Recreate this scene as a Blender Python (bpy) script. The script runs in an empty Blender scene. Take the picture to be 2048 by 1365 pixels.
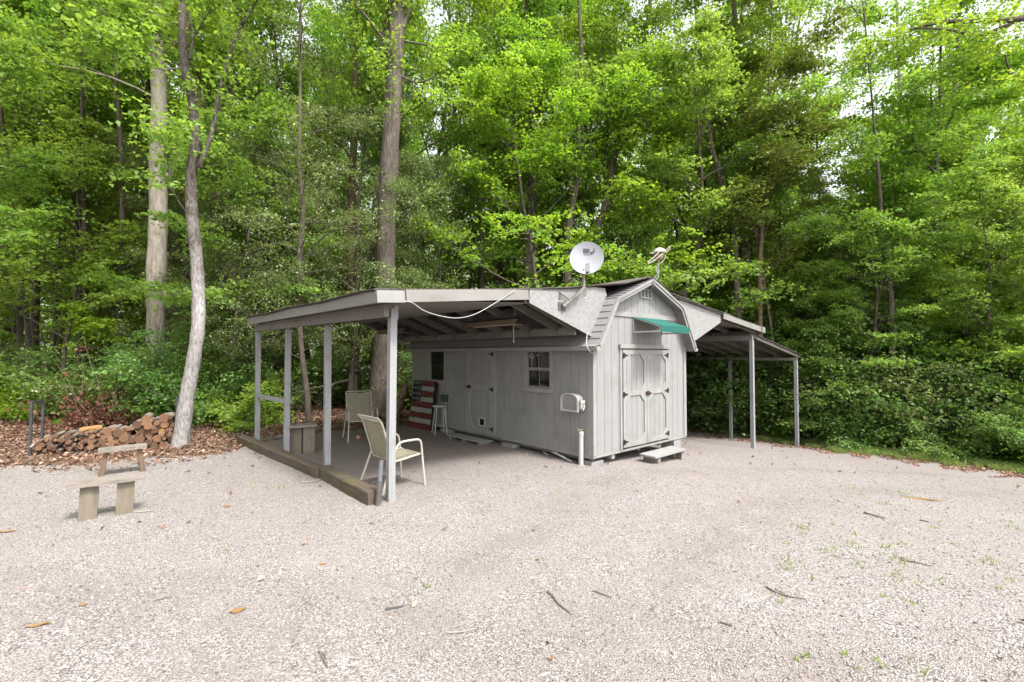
import bpy, bmesh, math, random
import numpy as np
from mathutils import Vector, Matrix, noise as mnoise

sc = bpy.context.scene
COL = sc.collection
R = math.radians
rng = np.random.default_rng(7)
random.seed(7)

# ------------------------------------------------------------------ camera
FPX, PITCH, CZ = 910.0, R(1.6), 1.85          # focal length in photo pixels, tilt, eye height
cam_d = bpy.data.cameras.new('camera')
cam = bpy.data.objects.new('camera', cam_d)
COL.objects.link(cam)
cam.location = (0, 0, CZ)
cam.rotation_euler = (R(90) + PITCH, 0, 0)
cam_d.sensor_width = 36.0
cam_d.lens = FPX / 2048 * 36.0
cam_d.clip_end = 600
cam_d.clip_start = 0.05
sc.camera = cam

# ------------------------------------------------------------------ sky and sun (bright overcast)
SUN_EL, SUN_AZ = R(56), R(136)                # azimuth clockwise from +Y: high sun veiled by cloud, to the right of the camera
w_ = bpy.data.worlds.new('World'); sc.world = w_; w_.use_nodes = True
nt = w_.node_tree; nt.nodes.clear()
o_ = nt.nodes.new('ShaderNodeOutputWorld'); bg = nt.nodes.new('ShaderNodeBackground')
sky = nt.nodes.new('ShaderNodeTexSky'); sky.sky_type = 'NISHITA'; sky.sun_disc = False
sky.sun_elevation = SUN_EL; sky.sun_rotation = SUN_AZ
sky.air_density = 1.0; sky.dust_density = 3.0; sky.ozone_density = 1.0
hs = nt.nodes.new('ShaderNodeHueSaturation'); hs.inputs['Saturation'].default_value = 0.18
hs.inputs['Value'].default_value = 1.0
nt.links.new(sky.outputs[0], hs.inputs['Color']); nt.links.new(hs.outputs[0], bg.inputs[0])
bg.inputs[1].default_value = 0.15
nt.links.new(bg.outputs[0], o_.inputs[0])
sd = bpy.data.lights.new('sun', 'SUN'); sd.energy = 1.75; sd.angle = R(10); sd.color = (1, .96, .9)
so = bpy.data.objects.new('sun', sd); COL.objects.link(so)
so.rotation_euler = Vector((math.sin(SUN_AZ) * math.cos(SUN_EL), math.cos(SUN_AZ) * math.cos(SUN_EL), math.sin(SUN_EL))).to_track_quat('Z', 'Y').to_euler()
sc.view_settings.view_transform = 'Standard'
sc.view_settings.look = 'None'
sc.view_settings.gamma = 1.0
sc.view_settings.exposure = 1.72
cy = sc.cycles
cy.max_bounces = 9; cy.diffuse_bounces = 6; cy.glossy_bounces = 2; cy.transmission_bounces = 7; cy.transparent_max_bounces = 4
cy.use_denoising = True
cy.sample_clamp_indirect = 6

# ------------------------------------------------------------------ coordinates
SA = R(40.9)
V2 = np.array([math.cos(SA), math.sin(SA)]); U2 = np.array([-math.sin(SA), math.cos(SA)])   # along the gable front, along the long wall
C2 = np.array([1.3462, 7.5704])                                                            # front corner of the shed
def W(s, t): p = C2 + s * V2 + t * U2; return float(p[0]), float(p[1])
def ST(x, y): d = np.array([x, y]) - C2; return float(d @ V2), float(d @ U2)
_gs = [-30, -1, 0.3, 2.9, 6.5, 9.6, 11.5, 14, 20, 60]; _gzv = [0, 0, -.02, -.2, -.6, -1.04, -1.12, -1.3, -1.8, -3.5]
def GZ(x, y):
    """height of the terrain: level in the yard, falling away past the gable end"""
    x = np.asarray(x, float); y = np.asarray(y, float)
    s = (x - C2[0]) * V2[0] + (y - C2[1]) * V2[1]
    z = 0
    for k in (-.8, -.4, 0, .4, .8): z = z + np.interp(s + k, _gs, _gzv) / 5
    far = np.clip((np.hypot(x, y) - 11) / 30, 0, 1)
    z = z + far * (0.35 * np.sin(x * .23 + 1) * np.cos(y * .19) + .25)
    return z + 0.012 * np.sin(x * 1.7 + y * .6) * np.sin(y * 1.3 - x * .4)
def gz(x, y): return float(GZ(x, y))
def ray(px, py):
    x = (px - 1024) / FPX; u = -(py - 682.5) / FPX
    return x, math.cos(PITCH) - math.sin(PITCH) * u, math.sin(PITCH) + math.cos(PITCH) * u
def at(px, py, dep):
    d = ray(px, py); k = dep / d[1]; return Vector((d[0] * k, dep, CZ + d[2] * k))
def grd(px, py):
    z = 0.0; d = ray(px, py)
    for _ in range(30):
        k = (z - CZ) / d[2]; z = .5 * z + .5 * gz(d[0] * k, d[1] * k)
    k = (z - CZ) / d[2]
    return Vector((d[0] * k, d[1] * k, gz(d[0] * k, d[1] * k)))
def proj(x, y, z):
    z -= CZ; yc = math.cos(PITCH) * y + math.sin(PITCH) * z; zc = -math.sin(PITCH) * y + math.cos(PITCH) * z
    return 1024 + FPX * x / yc, 682.5 - FPX * zc / yc

# ------------------------------------------------------------------ materials
def new_mat(name):
    m = bpy.data.materials.new(name); m.use_nodes = True
    n = m.node_tree; n.nodes.clear()
    out = n.nodes.new('ShaderNodeOutputMaterial'); b = n.nodes.new('ShaderNodeBsdfPrincipled')
    n.links.new(b.outputs[0], out.inputs[0])
    return m, n, b, out
def node(n, typ, **kw):
    x = n.nodes.new(typ)
    for k, v in kw.items():
        if k in x.inputs: x.inputs[k].default_value = v
        else: setattr(x, k, v)
    return x
def ramp(n, stops, interp='LINEAR'):
    r = n.nodes.new('ShaderNodeValToRGB'); r.color_ramp.interpolation = interp
    e = r.color_ramp.elements
    while len(e) < len(stops): e.new(.5)
    for q, (p, c) in zip(e, stops): q.position = p; q.color = (*c, 1)
    return r
def coords(n, scale=(1, 1, 1), kind='Object'):
    tc = n.nodes.new('ShaderNodeTexCoord'); mp = n.nodes.new('ShaderNodeMapping')
    mp.inputs['Scale'].default_value = scale
    n.links.new(tc.outputs[kind], mp.inputs[0]); return mp
def mixc(n, fac, a, b, mode='MIX'):
    m = n.nodes.new('ShaderNodeMix'); m.data_type = 'RGBA'; m.blend_type = mode
    for sock, val in ((m.inputs[0], fac), (m.inputs[6], a), (m.inputs[7], b)):
        if isinstance(val, (int, float)): sock.default_value = val
        elif isinstance(val, tuple): sock.default_value = (*val, 1)
        else: n.links.new(val, sock)
    return m.outputs[2]
def bump(n, b, height, strength=.4, dist=.01):
    bp = n.nodes.new('ShaderNodeBump'); bp.inputs['Strength'].default_value = strength; bp.inputs['Distance'].default_value = dist
    n.links.new(height, bp.inputs['Height']); n.links.new(bp.outputs[0], b.inputs['Normal'])
TONE = .61                                     # the photograph is exposed for the shade: worn paint, stone and timber are darker than they look
def tone(c): return tuple(TONE * q for q in c)
def surf(name, c1, c2, scale=(8, 8, 8), rough=.7, bs=.2, detail=5, dirt=None, metal=0, spec=.4, dscale=1.3, lo=.3, hi=.7, bd=.01):
    """two-tone noise surface with an optional blotchy dirt colour"""
    c1, c2 = tone(c1), tone(c2); dirt = tone(dirt) if dirt else dirt
    m, n, b, o = new_mat(name)
    mp = coords(n, scale); nz = node(n, 'ShaderNodeTexNoise', Scale=1.0, Detail=detail, Roughness=.6)
    n.links.new(mp.outputs[0], nz.inputs[0])
    r = ramp(n, [(lo, c1), (hi, c2)]); n.links.new(nz.outputs[0], r.inputs[0])
    col = r.outputs[0]
    if dirt:
        mp2 = coords(n, (1, 1, 1)); nz2 = node(n, 'ShaderNodeTexNoise', Scale=dscale, Detail=6, Roughness=.65)
        n.links.new(mp2.outputs[0], nz2.inputs[0])
        r2 = ramp(n, [(.5, (0, 0, 0)), (.75, (1, 1, 1))]); n.links.new(nz2.outputs[0], r2.inputs[0])
        col = mixc(n, r2.outputs[0], col, dirt)
    n.links.new(col, b.inputs['Base Color'])
    b.inputs['Roughness'].default_value = rough; b.inputs['Metallic'].default_value = metal
    b.inputs['Specular IOR Level'].default_value = spec
    if bs: bump(n, b, nz.outputs[0], bs, bd)
    return m
M = {}
M['paint'] = surf('grey_paint', (.345, .342, .335), (.405, .402, .395), (14, 14, 1.2), .65, .25, dirt=(.295, .287, .272), dscale=1.9)
M['paint_side'] = M['paint']
M['trim'] = surf('pale_trim_paint', (.375, .368, .355), (.44, .432, .415), (5, 5, 5), .6, .15, dirt=(.31, .293, .268), dscale=2)
M['post'] = surf('post_paint', (.37, .375, .38), (.46, .465, .47), (30, 30, 1.5), .6, .5, dirt=(.29, .285, .28), dscale=3)
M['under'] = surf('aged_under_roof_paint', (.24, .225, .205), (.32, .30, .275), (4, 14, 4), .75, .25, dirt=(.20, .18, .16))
M['fascia'] = surf('fascia_paint', (.315, .30, .275), (.385, .37, .345), (5, 5, 5), .65, .2, dirt=(.25, .235, .21), dscale=2.5)
M['rafter'] = surf('rafter_wood', (.155, .14, .122), (.22, .20, .175), (4, 14, 4), .8, .3, dirt=(.12, .105, .09))
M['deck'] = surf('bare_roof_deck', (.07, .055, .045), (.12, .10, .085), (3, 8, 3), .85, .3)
M['roll'] = surf('roll_roofing', (.13, .11, .10), (.21, .18, .165), (20, 20, 20), .9, .4, dirt=(.10, .075, .055))
M['shingle'] = surf('grey_shingle', (.30, .30, .30), (.42, .42, .415), (60, 60, 60), .9, .4, dirt=(.33, .31, .32))
M['shingle_dark'] = surf('weathered_shingle', (.17, .155, .165), (.30, .28, .30), (30, 9, 30), .9, .4, dirt=(.14, .12, .12))
M['black'] = surf('black_iron', (.015, .013, .013), (.03, .026, .025), (30, 30, 30), .5, .1)
M['rust'] = surf('rusty_latch', (.04, .02, .015), (.10, .04, .025), (40, 40, 40), .6, .3)
M['white'] = surf('white_plastic', (.60, .59, .56), (.68, .67, .64), (6, 6, 6), .45, .03, dirt=(.50, .48, .44))
M['offwhite'] = surf('cream_enamel', (.60, .55, .46), (.70, .65, .57), (9, 9, 9), .45, .05, dirt=(.52, .40, .28), dscale=9)
M['wire'] = surf('cable_sheath', (.50, .50, .46), (.60, .60, .56), (9, 9, 9), .5, 0)
M['concrete'] = surf('concrete', (.30, .29, .28), (.46, .45, .43), (25, 25, 25), .9, .4, dirt=(.26, .23, .20), dscale=5)
M['oldwood'] = surf('weathered_wood', (.24, .205, .175), (.44, .39, .34), (4, 40, 40), .85, .5, dirt=(.19, .14, .10), dscale=4)
M['mosswood'] = surf('mossy_plank', (.215, .175, .135), (.33, .28, .215), (30, 30, 2), .85, .5, dirt=(.19, .18, .085), dscale=4)
M['tie'] = surf('landscape_timber', (.095, .07, .05), (.19, .145, .105), (3, 30, 30), .9, .6, dirt=(.135, .125, .045), dscale=3)
M['steel'] = surf('galvanised_steel', (.32, .33, .35), (.45, .46, .48), (12, 12, 12), .4, .05, metal=.6)
M['darksteel'] = surf('dull_pipe', (.14, .13, .125), (.24, .23, .22), (9, 9, 9), .5, .1, metal=.3)
M['rack'] = surf('grey_rack_tube', (.055, .06, .068), (.085, .09, .10), (9, 9, 9), .5, .05)
M['green_cloth'] = surf('green_awning_cloth', (.008, .13, .10), (.014, .18, .14), (120, 120, 120), .8, .15, dirt=(.018, .16, .13))
M['lampshade'] = surf('dusty_reflector', (.40, .31, .22), (.52, .42, .31), (3, 3, 3), .6, .05)
M['red'] = surf('red_board', (.13, .018, .012), (.19, .03, .02), (3, 40, 40), .8, .4, dirt=(.12, .02, .014))
M['whiteboard'] = surf('white_board_paint', (.33, .32, .29), (.42, .41, .375), (3, 40, 40), .8, .4, dirt=(.40, .38, .33))
M['navy'] = surf('navy_board', (.006, .007, .012), (.012, .014, .022), (3, 40, 40), .8, .3)
M['ball'] = surf('faded_ball', (.52, .22, .14), (.62, .34, .25), (9, 9, 9), .5, .05)
M['boxgreen'] = surf('green_box_enamel', (.06, .085, .045), (.08, .11, .06), (9, 9, 9), .6, .05)
M['rustleg'] = M['offwhite']

def osb():
    m, n, b, o = new_mat('painted_strand_board')
    mp = coords(n, (26, 26, 40)); v = node(n, 'ShaderNodeTexVoronoi', Scale=1.0); n.links.new(mp.outputs[0], v.inputs[0])
    r = ramp(n, [(0, (.185, .182, .178)), (.5, (.232, .229, .223)), (1, (.268, .265, .258))]); n.links.new(v.outputs['Color'], r.inputs[0])
    n.links.new(r.outputs[0], b.inputs['Base Color']); b.inputs['Roughness'].default_value = .8
    bump(n, b, v.outputs['Color'], .5, .006); return m
M['osb'] = osb()
def sling():
    m, n, b, o = new_mat('woven_sling_fabric')
    mp = coords(n, (1, 1, 1)); ch = node(n, 'ShaderNodeTexChecker', Scale=160.0); n.links.new(mp.outputs[0], ch.inputs[0])
    nz = node(n, 'ShaderNodeTexNoise', Scale=14.0, Detail=4.0); n.links.new(mp.outputs[0], nz.inputs[0])
    c = mixc(n, ch.outputs['Fac'], (.27, .245, .17), (.36, .335, .25)); c = mixc(n, .3, c, nz.outputs[0], 'OVERLAY')
    n.links.new(c, b.inputs['Base Color']); b.inputs['Roughness'].default_value = .85
    tr = node(n, 'ShaderNodeBsdfTranslucent'); tr.inputs[0].default_value = (.4, .35, .24, 1)
    mx = node(n, 'ShaderNodeMixShader'); mx.inputs[0].default_value = .25
    n.links.new(b.outputs[0], mx.inputs[1]); n.links.new(tr.outputs[0], mx.inputs[2]); n.links.new(mx.outputs[0], o.inputs[0])
    return m
M['sling'] = sling()
def glass():
    m, n, b, o = new_mat('window_glass')
    b.inputs['Base Color'].default_value = (.012, .012, .013, 1); b.inputs['Roughness'].default_value = .04
    b.inputs['Specular IOR Level'].default_value = .5; return m
M['glass'] = glass()
def dishmat():
    return surf('dish_enamel', (.47, .475, .52), (.54, .545, .59), (4, 4, 4), .4, 0)
M['dish'] = dishmat()
M['logo'] = surf('dish_print', (.10, .11, .15), (.14, .15, .19), (30, 30, 30), .5, 0)

def bark(name, c1, c2, c3, sc_=(26, 26, 4), bs=.9, high=None, mott=.8):
    m, n, b, o = new_mat(name)
    mp = coords(n, sc_)
    nz = node(n, 'ShaderNodeTexNoise', Scale=1.0, Detail=7.0, Roughness=.7); n.links.new(mp.outputs[0], nz.inputs[0])
    mp2 = coords(n, (1.6, 1.6, .9)); n2 = node(n, 'ShaderNodeTexNoise', Scale=1.0, Detail=5.0, Roughness=.6); n.links.new(mp2.outputs[0], n2.inputs[0])
    r = ramp(n, [(.3, c1), (.52, c2), (.72, c3)]); n.links.new(nz.outputs[0], r.inputs[0])
    r2 = ramp(n, [(.35, (.55, .55, .55)), (.65, (1, 1, 1))]); n.links.new(n2.outputs[0], r2.inputs[0])
    rc = r.outputs[0]
    if high:                                     # lichen whitens only the lower stem
        rh = ramp(n, [(.3, high[0]), (.52, high[1]), (.72, high[2])]); n.links.new(nz.outputs[0], rh.inputs[0])
        mz = coords(n, (1, 1, 1)); sz = node(n, 'ShaderNodeSeparateXYZ'); n.links.new(mz.outputs[0], sz.inputs[0])
        n3 = node(n, 'ShaderNodeTexNoise', Scale=3.0, Detail=5.0, Roughness=.7); n.links.new(mz.outputs[0], n3.inputs[0])
        ad = node(n, 'ShaderNodeMath', operation='MULTIPLY_ADD'); ad.inputs[1].default_value = 5.0; n.links.new(n3.outputs[0], ad.inputs[0]); n.links.new(sz.outputs[2], ad.inputs[2])
        mr = node(n, 'ShaderNodeMapRange'); mr.inputs[1].default_value = 5.2; mr.inputs[2].default_value = 7.0; n.links.new(ad.outputs[0], mr.inputs[0])
        rc = mixc(n, mr.outputs[0], rc, rh.outputs[0])
    c = mixc(n, mott, rc, r2.outputs[0], 'MULTIPLY')
    n.links.new(c, b.inputs['Base Color']); b.inputs['Roughness'].default_value = .9; b.inputs['Specular IOR Level'].default_value = .2
    bump(n, b, nz.outputs[0], bs, .03); return m
M['bark'] = bark('brown_bark', (.05, .04, .033), (.13, .105, .085), (.21, .18, .15))
M['bark_grey'] = bark('grey_bark', (.06, .048, .04), (.145, .12, .10), (.24, .21, .185))
M['bark_pale'] = bark('pale_flaky_bark', (.20, .165, .14), (.40, .345, .30), (.56, .50, .45), (16, 16, 3), mott=.5)
M['bark_white'] = bark('lichen_white_bark', (.12, .105, .095), (.36, .34, .325), (.54, .525, .51), (30, 30, 9), high=((.035, .03, .025), (.13, .11, .095), (.25, .225, .205)))
M['bark_rust'] = bark('lichen_mottled_bark', (.10, .065, .05), (.22, .15, .105), (.36, .30, .20), (16, 16, 9))

def leafmat(name, stops, trans, tf=.42, rough=.5, spec=.35, shift=.016):
    m, n, b, o = new_mat(name)
    a = node(n, 'ShaderNodeAttribute', attribute_name='rnd')
    r = ramp(n, stops); n.links.new(a.outputs['Fac'], r.inputs[0])
    oi = node(n, 'ShaderNodeObjectInfo'); h = node(n, 'ShaderNodeHueSaturation')
    mr = node(n, 'ShaderNodeMapRange'); mr.inputs[3].default_value = .5 - shift; mr.inputs[4].default_value = .5 + shift * .6
    n.links.new(oi.outputs['Random'], mr.inputs[0]); n.links.new(mr.outputs[0], h.inputs['Hue'])
    n.links.new(r.outputs[0], h.inputs['Color'])
    n.links.new(h.outputs[0], b.inputs['Base Color']); b.inputs['Roughness'].default_value = rough; b.inputs['Specular IOR Level'].default_value = spec
    tr = node(n, 'ShaderNodeBsdfTranslucent')
    tc = mixc(n, 1.0, h.outputs[0], trans, 'MULTIPLY'); n.links.new(tc, tr.inputs[0])
    mx = node(n, 'ShaderNodeMixShader'); mx.inputs[0].default_value = tf
    n.links.new(b.outputs[0], mx.inputs[1]); n.links.new(tr.outputs[0], mx.inputs[2]); n.links.new(mx.outputs[0], o.inputs[0])
    return m
M['maple'] = leafmat('maple_leaves', [(0, (.105, .20, .035)), (.5, (.185, .31, .065)), (1, (.27, .41, .11))], (2.0, 1.75, .8), .46)
M['canopy'] = leafmat('canopy_leaves', [(0, (.098, .215, .035)), (.5, (.172, .33, .06)), (1, (.25, .415, .095))], (2.1, 1.75, .75), .52)
M['lime'] = leafmat('lime_leaves', [(0, (.105, .22, .026)), (.5, (.178, .325, .042)), (1, (.26, .41, .07))], (2.0, 1.7, .7), .5)
M['holly'] = leafmat('holly_leaves', [(0, (.09, .125, .04)), (.6, (.17, .225, .075)), (1, (.28, .34, .15))], (1.7, 1.7, .8), .36, .32, .5)
M['cedar'] = leafmat('cedar_needles', [(0, (.10, .13, .03)), (.6, (.165, .205, .05)), (1, (.22, .27, .075))], (1.7, 1.6, .7), .4)
M['shrub'] = leafmat('shrub_leaves', [(0, (.065, .14, .035)), (.6, (.13, .235, .06)), (1, (.215, .33, .095))], (1.8, 1.8, .9), .38)
M['weed'] = leafmat('grass_blades', [(0, (.15, .21, .06)), (1, (.27, .34, .12))], (1.6, 1.6, .8), .4)
M['litter'] = leafmat('fallen_leaf', [(0, (.11, .06, .04)), (.45, (.23, .135, .09)), (.8, (.34, .225, .16)), (1, (.46, .34, .25))], (1.1, 1, .9), .1, .8, .15, .012)
M['yellowleaf'] = leafmat('yellow_leaf', [(0, (.30, .185, .075)), (1, (.44, .32, .15))], (1, 1, 1), .2, .7, .2, .01)
M['deadbrush'] = leafmat('dead_brush_leaves', [(0, (.07, .025, .016)), (.6, (.15, .06, .04)), (1, (.24, .13, .09))], (1, 1, 1), .15, .8, .15, .01)
M['twig'] = surf('dry_twig', (.16, .12, .09), (.33, .265, .21), (60, 60, 60), .9, .3)
M['twig_pale'] = surf('bleached_stick', (.36, .31, .25), (.52, .47, .40), (60, 60, 60), .9, .3)

def gravelmat():
    m, n, b, o = new_mat('crushed_gravel')
    g = n.nodes.new('ShaderNodeNewGeometry')
    def vor(sc_, **k):
        v = node(n, 'ShaderNodeTexVoronoi', Scale=sc_, **k); n.links.new(g.outputs['Position'], v.inputs[0]); return v
    def noi(sc_, d=5.0, rgh=.6):
        v = node(n, 'ShaderNodeTexNoise', Scale=sc_, Detail=d, Roughness=rgh); n.links.new(g.outputs['Position'], v.inputs[0]); return v
    v1 = vor(96.0); v2 = vor(180.0)
    sx = node(n, 'ShaderNodeSeparateColor'); n.links.new(v1.outputs['Color'], sx.inputs[0])
    sx2 = node(n, 'ShaderNodeSeparateColor'); n.links.new(v2.outputs['Color'], sx2.inputs[0])
    stone = ramp(n, [(0, (0.091, 0.081, 0.077)), (.22, (0.189, 0.168, 0.161)), (.55, (0.301, 0.276, 0.266)), (.85, (.56, .535, .52)), (1, (0.462, 0.448, 0.441))])
    n.links.new(sx.outputs[0], stone.inputs[0])
    fine = ramp(n, [(0, (0.119, 0.105, 0.098)), (.5, (.36, .325, .31)), (1, (0.385, 0.364, 0.350))]); n.links.new(sx2.outputs[1], fine.inputs[0])
    big = noi(2.2); br = ramp(n, [(.35, (0, 0, 0)), (.65, (1, 1, 1))]); n.links.new(big.outputs[0], br.inputs[0])
    col = mixc(n, br.outputs[0], fine.outputs[0], stone.outputs[0])
    gap = ramp(n, [(0, (1.06, 1.06, 1.06)), (.5, (1, 1, 1)), (.8, (.40, .37, .355))]); n.links.new(v1.outputs['Distance'], gap.inputs[0])
    col = mixc(n, 1.0, col, gap.outputs[0], 'MULTIPLY')
    # patches: dusty, brown, and pale compacted areas
    p1 = noi(.42, 6.0, .62); q1 = ramp(n, [(.45, (0, 0, 0)), (.7, (.75, .75, .75))]); n.links.new(p1.outputs[0], q1.inputs[0])
    col = mixc(n, q1.outputs[0], col, mixc(n, .5, col, (0.238, 0.199, 0.178)))
    p2 = noi(.9, 6.0, .7); q2 = ramp(n, [(.56, (0, 0, 0)), (.74, (.6, .6, .6))]); n.links.new(p2.outputs[0], q2.inputs[0])
    col = mixc(n, q2.outputs[0], col, mixc(n, .55, col, (0.406, 0.378, 0.357)))
    col = mixc(n, .12, col, (.265, .235, .212))
    col = mixc(n, 1.0, col, (1.0, .985, .99), 'MULTIPLY')
    # worn tracks curving past the shed: finer, dustier, a little browner
    tk = node(n, 'ShaderNodeAttribute', attribute_name='track')
    tn = noi(1.7, 6.0, .7); tr_ = ramp(n, [(.35, (0, 0, 0)), (.65, (1, 1, 1))]); n.links.new(tn.outputs[0], tr_.inputs[0]); tr_.color_ramp.elements[1].color = (.5, .5, .5, 1)
    tf = node(n, 'ShaderNodeMath', operation='MULTIPLY'); n.links.new(tk.outputs['Fac'], tf.inputs[0]); n.links.new(tr_.outputs[0], tf.inputs[1])
    col = mixc(n, tf.outputs[0], col, mixc(n, .5, mixc(n, 1.0, col, (.74, .70, .68), 'MULTIPLY'), (.15, .125, .11)))
    # dirt plus painted-in shade under lean-to and near walls (mask stored per vertex)
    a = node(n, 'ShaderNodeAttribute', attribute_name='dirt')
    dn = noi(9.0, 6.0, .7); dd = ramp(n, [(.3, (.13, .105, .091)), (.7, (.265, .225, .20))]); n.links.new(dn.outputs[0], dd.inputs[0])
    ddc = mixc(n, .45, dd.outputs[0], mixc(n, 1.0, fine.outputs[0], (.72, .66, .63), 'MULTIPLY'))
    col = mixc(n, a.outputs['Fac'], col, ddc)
    n.links.new(col, b.inputs['Base Color']); b.inputs['Roughness'].default_value = .92; b.inputs['Specular IOR Level'].default_value = .2
    mh = node(n, 'ShaderNodeMath', operation='ADD'); n.links.new(sx.outputs[0], mh.inputs[0])
    inv = node(n, 'ShaderNodeMath', operation='MULTIPLY'); inv.inputs[1].default_value = -1.2
    n.links.new(v1.outputs['Distance'], inv.inputs[0]); n.links.new(inv.outputs[0], mh.inputs[1])
    bump(n, b, mh.outputs[0], .7, .012)
    return m
M['gravel'] = gravelmat()
def floormat():
    m, n, b, o = new_mat('forest_floor')
    g = n.nodes.new('ShaderNodeNewGeometry')
    v = node(n, 'ShaderNodeTexVoronoi', Scale=17.0); n.links.new(g.outputs['Position'], v.inputs[0])
    nz = node(n, 'ShaderNodeTexNoise', Scale=.8, Detail=6.0, Roughness=.65); n.links.new(g.outputs['Position'], nz.inputs[0])
    s_ = node(n, 'ShaderNodeSeparateColor'); n.links.new(v.outputs['Color'], s_.inputs[0])
    r = ramp(n, [(0, (.07, .045, .033)), (.5, (.165, .10, .07)), (1, (.28, .185, .13))]); n.links.new(s_.outputs[0], r.inputs[0])
    r2 = ramp(n, [(.4, (.45, .4, .38)), (.7, (1, 1, 1))]); n.links.new(nz.outputs[0], r2.inputs[0])
    n.links.new(mixc(n, .8, r.outputs[0], r2.outputs[0], 'MULTIPLY'), b.inputs['Base Color'])
    b.inputs['Roughness'].default_value = .95
    bump(n, b, s_.outputs[0], .6, .03); return m
M['floor'] = floormat()
def pebblemat():
    m, n, b, o = new_mat('loose_stone')
    a = node(n, 'ShaderNodeAttribute', attribute_name='rnd')
    r = ramp(n, [(0, (.10, .088, .083)), (.3, (.20, .178, .166)), (.7, (.32, .293, .275)), (1, (.45, .425, .405))]); n.links.new(a.outputs['Fac'], r.inputs[0])
    n.links.new(r.outputs[0], b.inputs['Base Color']); b.inputs['Roughness'].default_value = .85; b.inputs['Specular IOR Level'].default_value = .25; return m
M['pebble'] = pebblemat()
def cutwood():
    m, n, b, o = new_mat('cut_log_end')
    oi = node(n, 'ShaderNodeObjectInfo')
    mp = coords(n, (1, 0, 1)); wv = node(n, 'ShaderNodeTexWave', Scale=22.0, Distortion=2.2, Detail=2.0); wv.wave_type = 'RINGS'; wv.rings_direction = 'SPHERICAL'
    n.links.new(mp.outputs[0], wv.inputs[0])
    r = ramp(n, [(0, (.06, .032, .02)), (.5, (.14, .078, .046)), (1, (.23, .14, .08))]); n.links.new(wv.outputs['Fac'], r.inputs[0])
    r2 = ramp(n, [(0, (.55, .5, .5)), (.5, (.9, .8, .75)), (1, (1.5, 1.35, 1.1))]); n.links.new(oi.outputs['Random'], r2.inputs[0])
    n.links.new(mixc(n, 1.0, r.outputs[0], r2.outputs[0], 'MULTIPLY'), b.inputs['Base Color']); b.inputs['Roughness'].default_value = .9
    return m
M['cut'] = cutwood()
M['logbark'] = surf('firewood_bark', (.14, .105, .085), (.40, .33, .28), (20, 4, 20), .9, .6, dirt=(.48, .42, .36), dscale=6)
M['splitwood'] = surf('bare_split_wood', (.34, .17, .06), (.50, .29, .12), (30, 4, 30), .85, .4)

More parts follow.
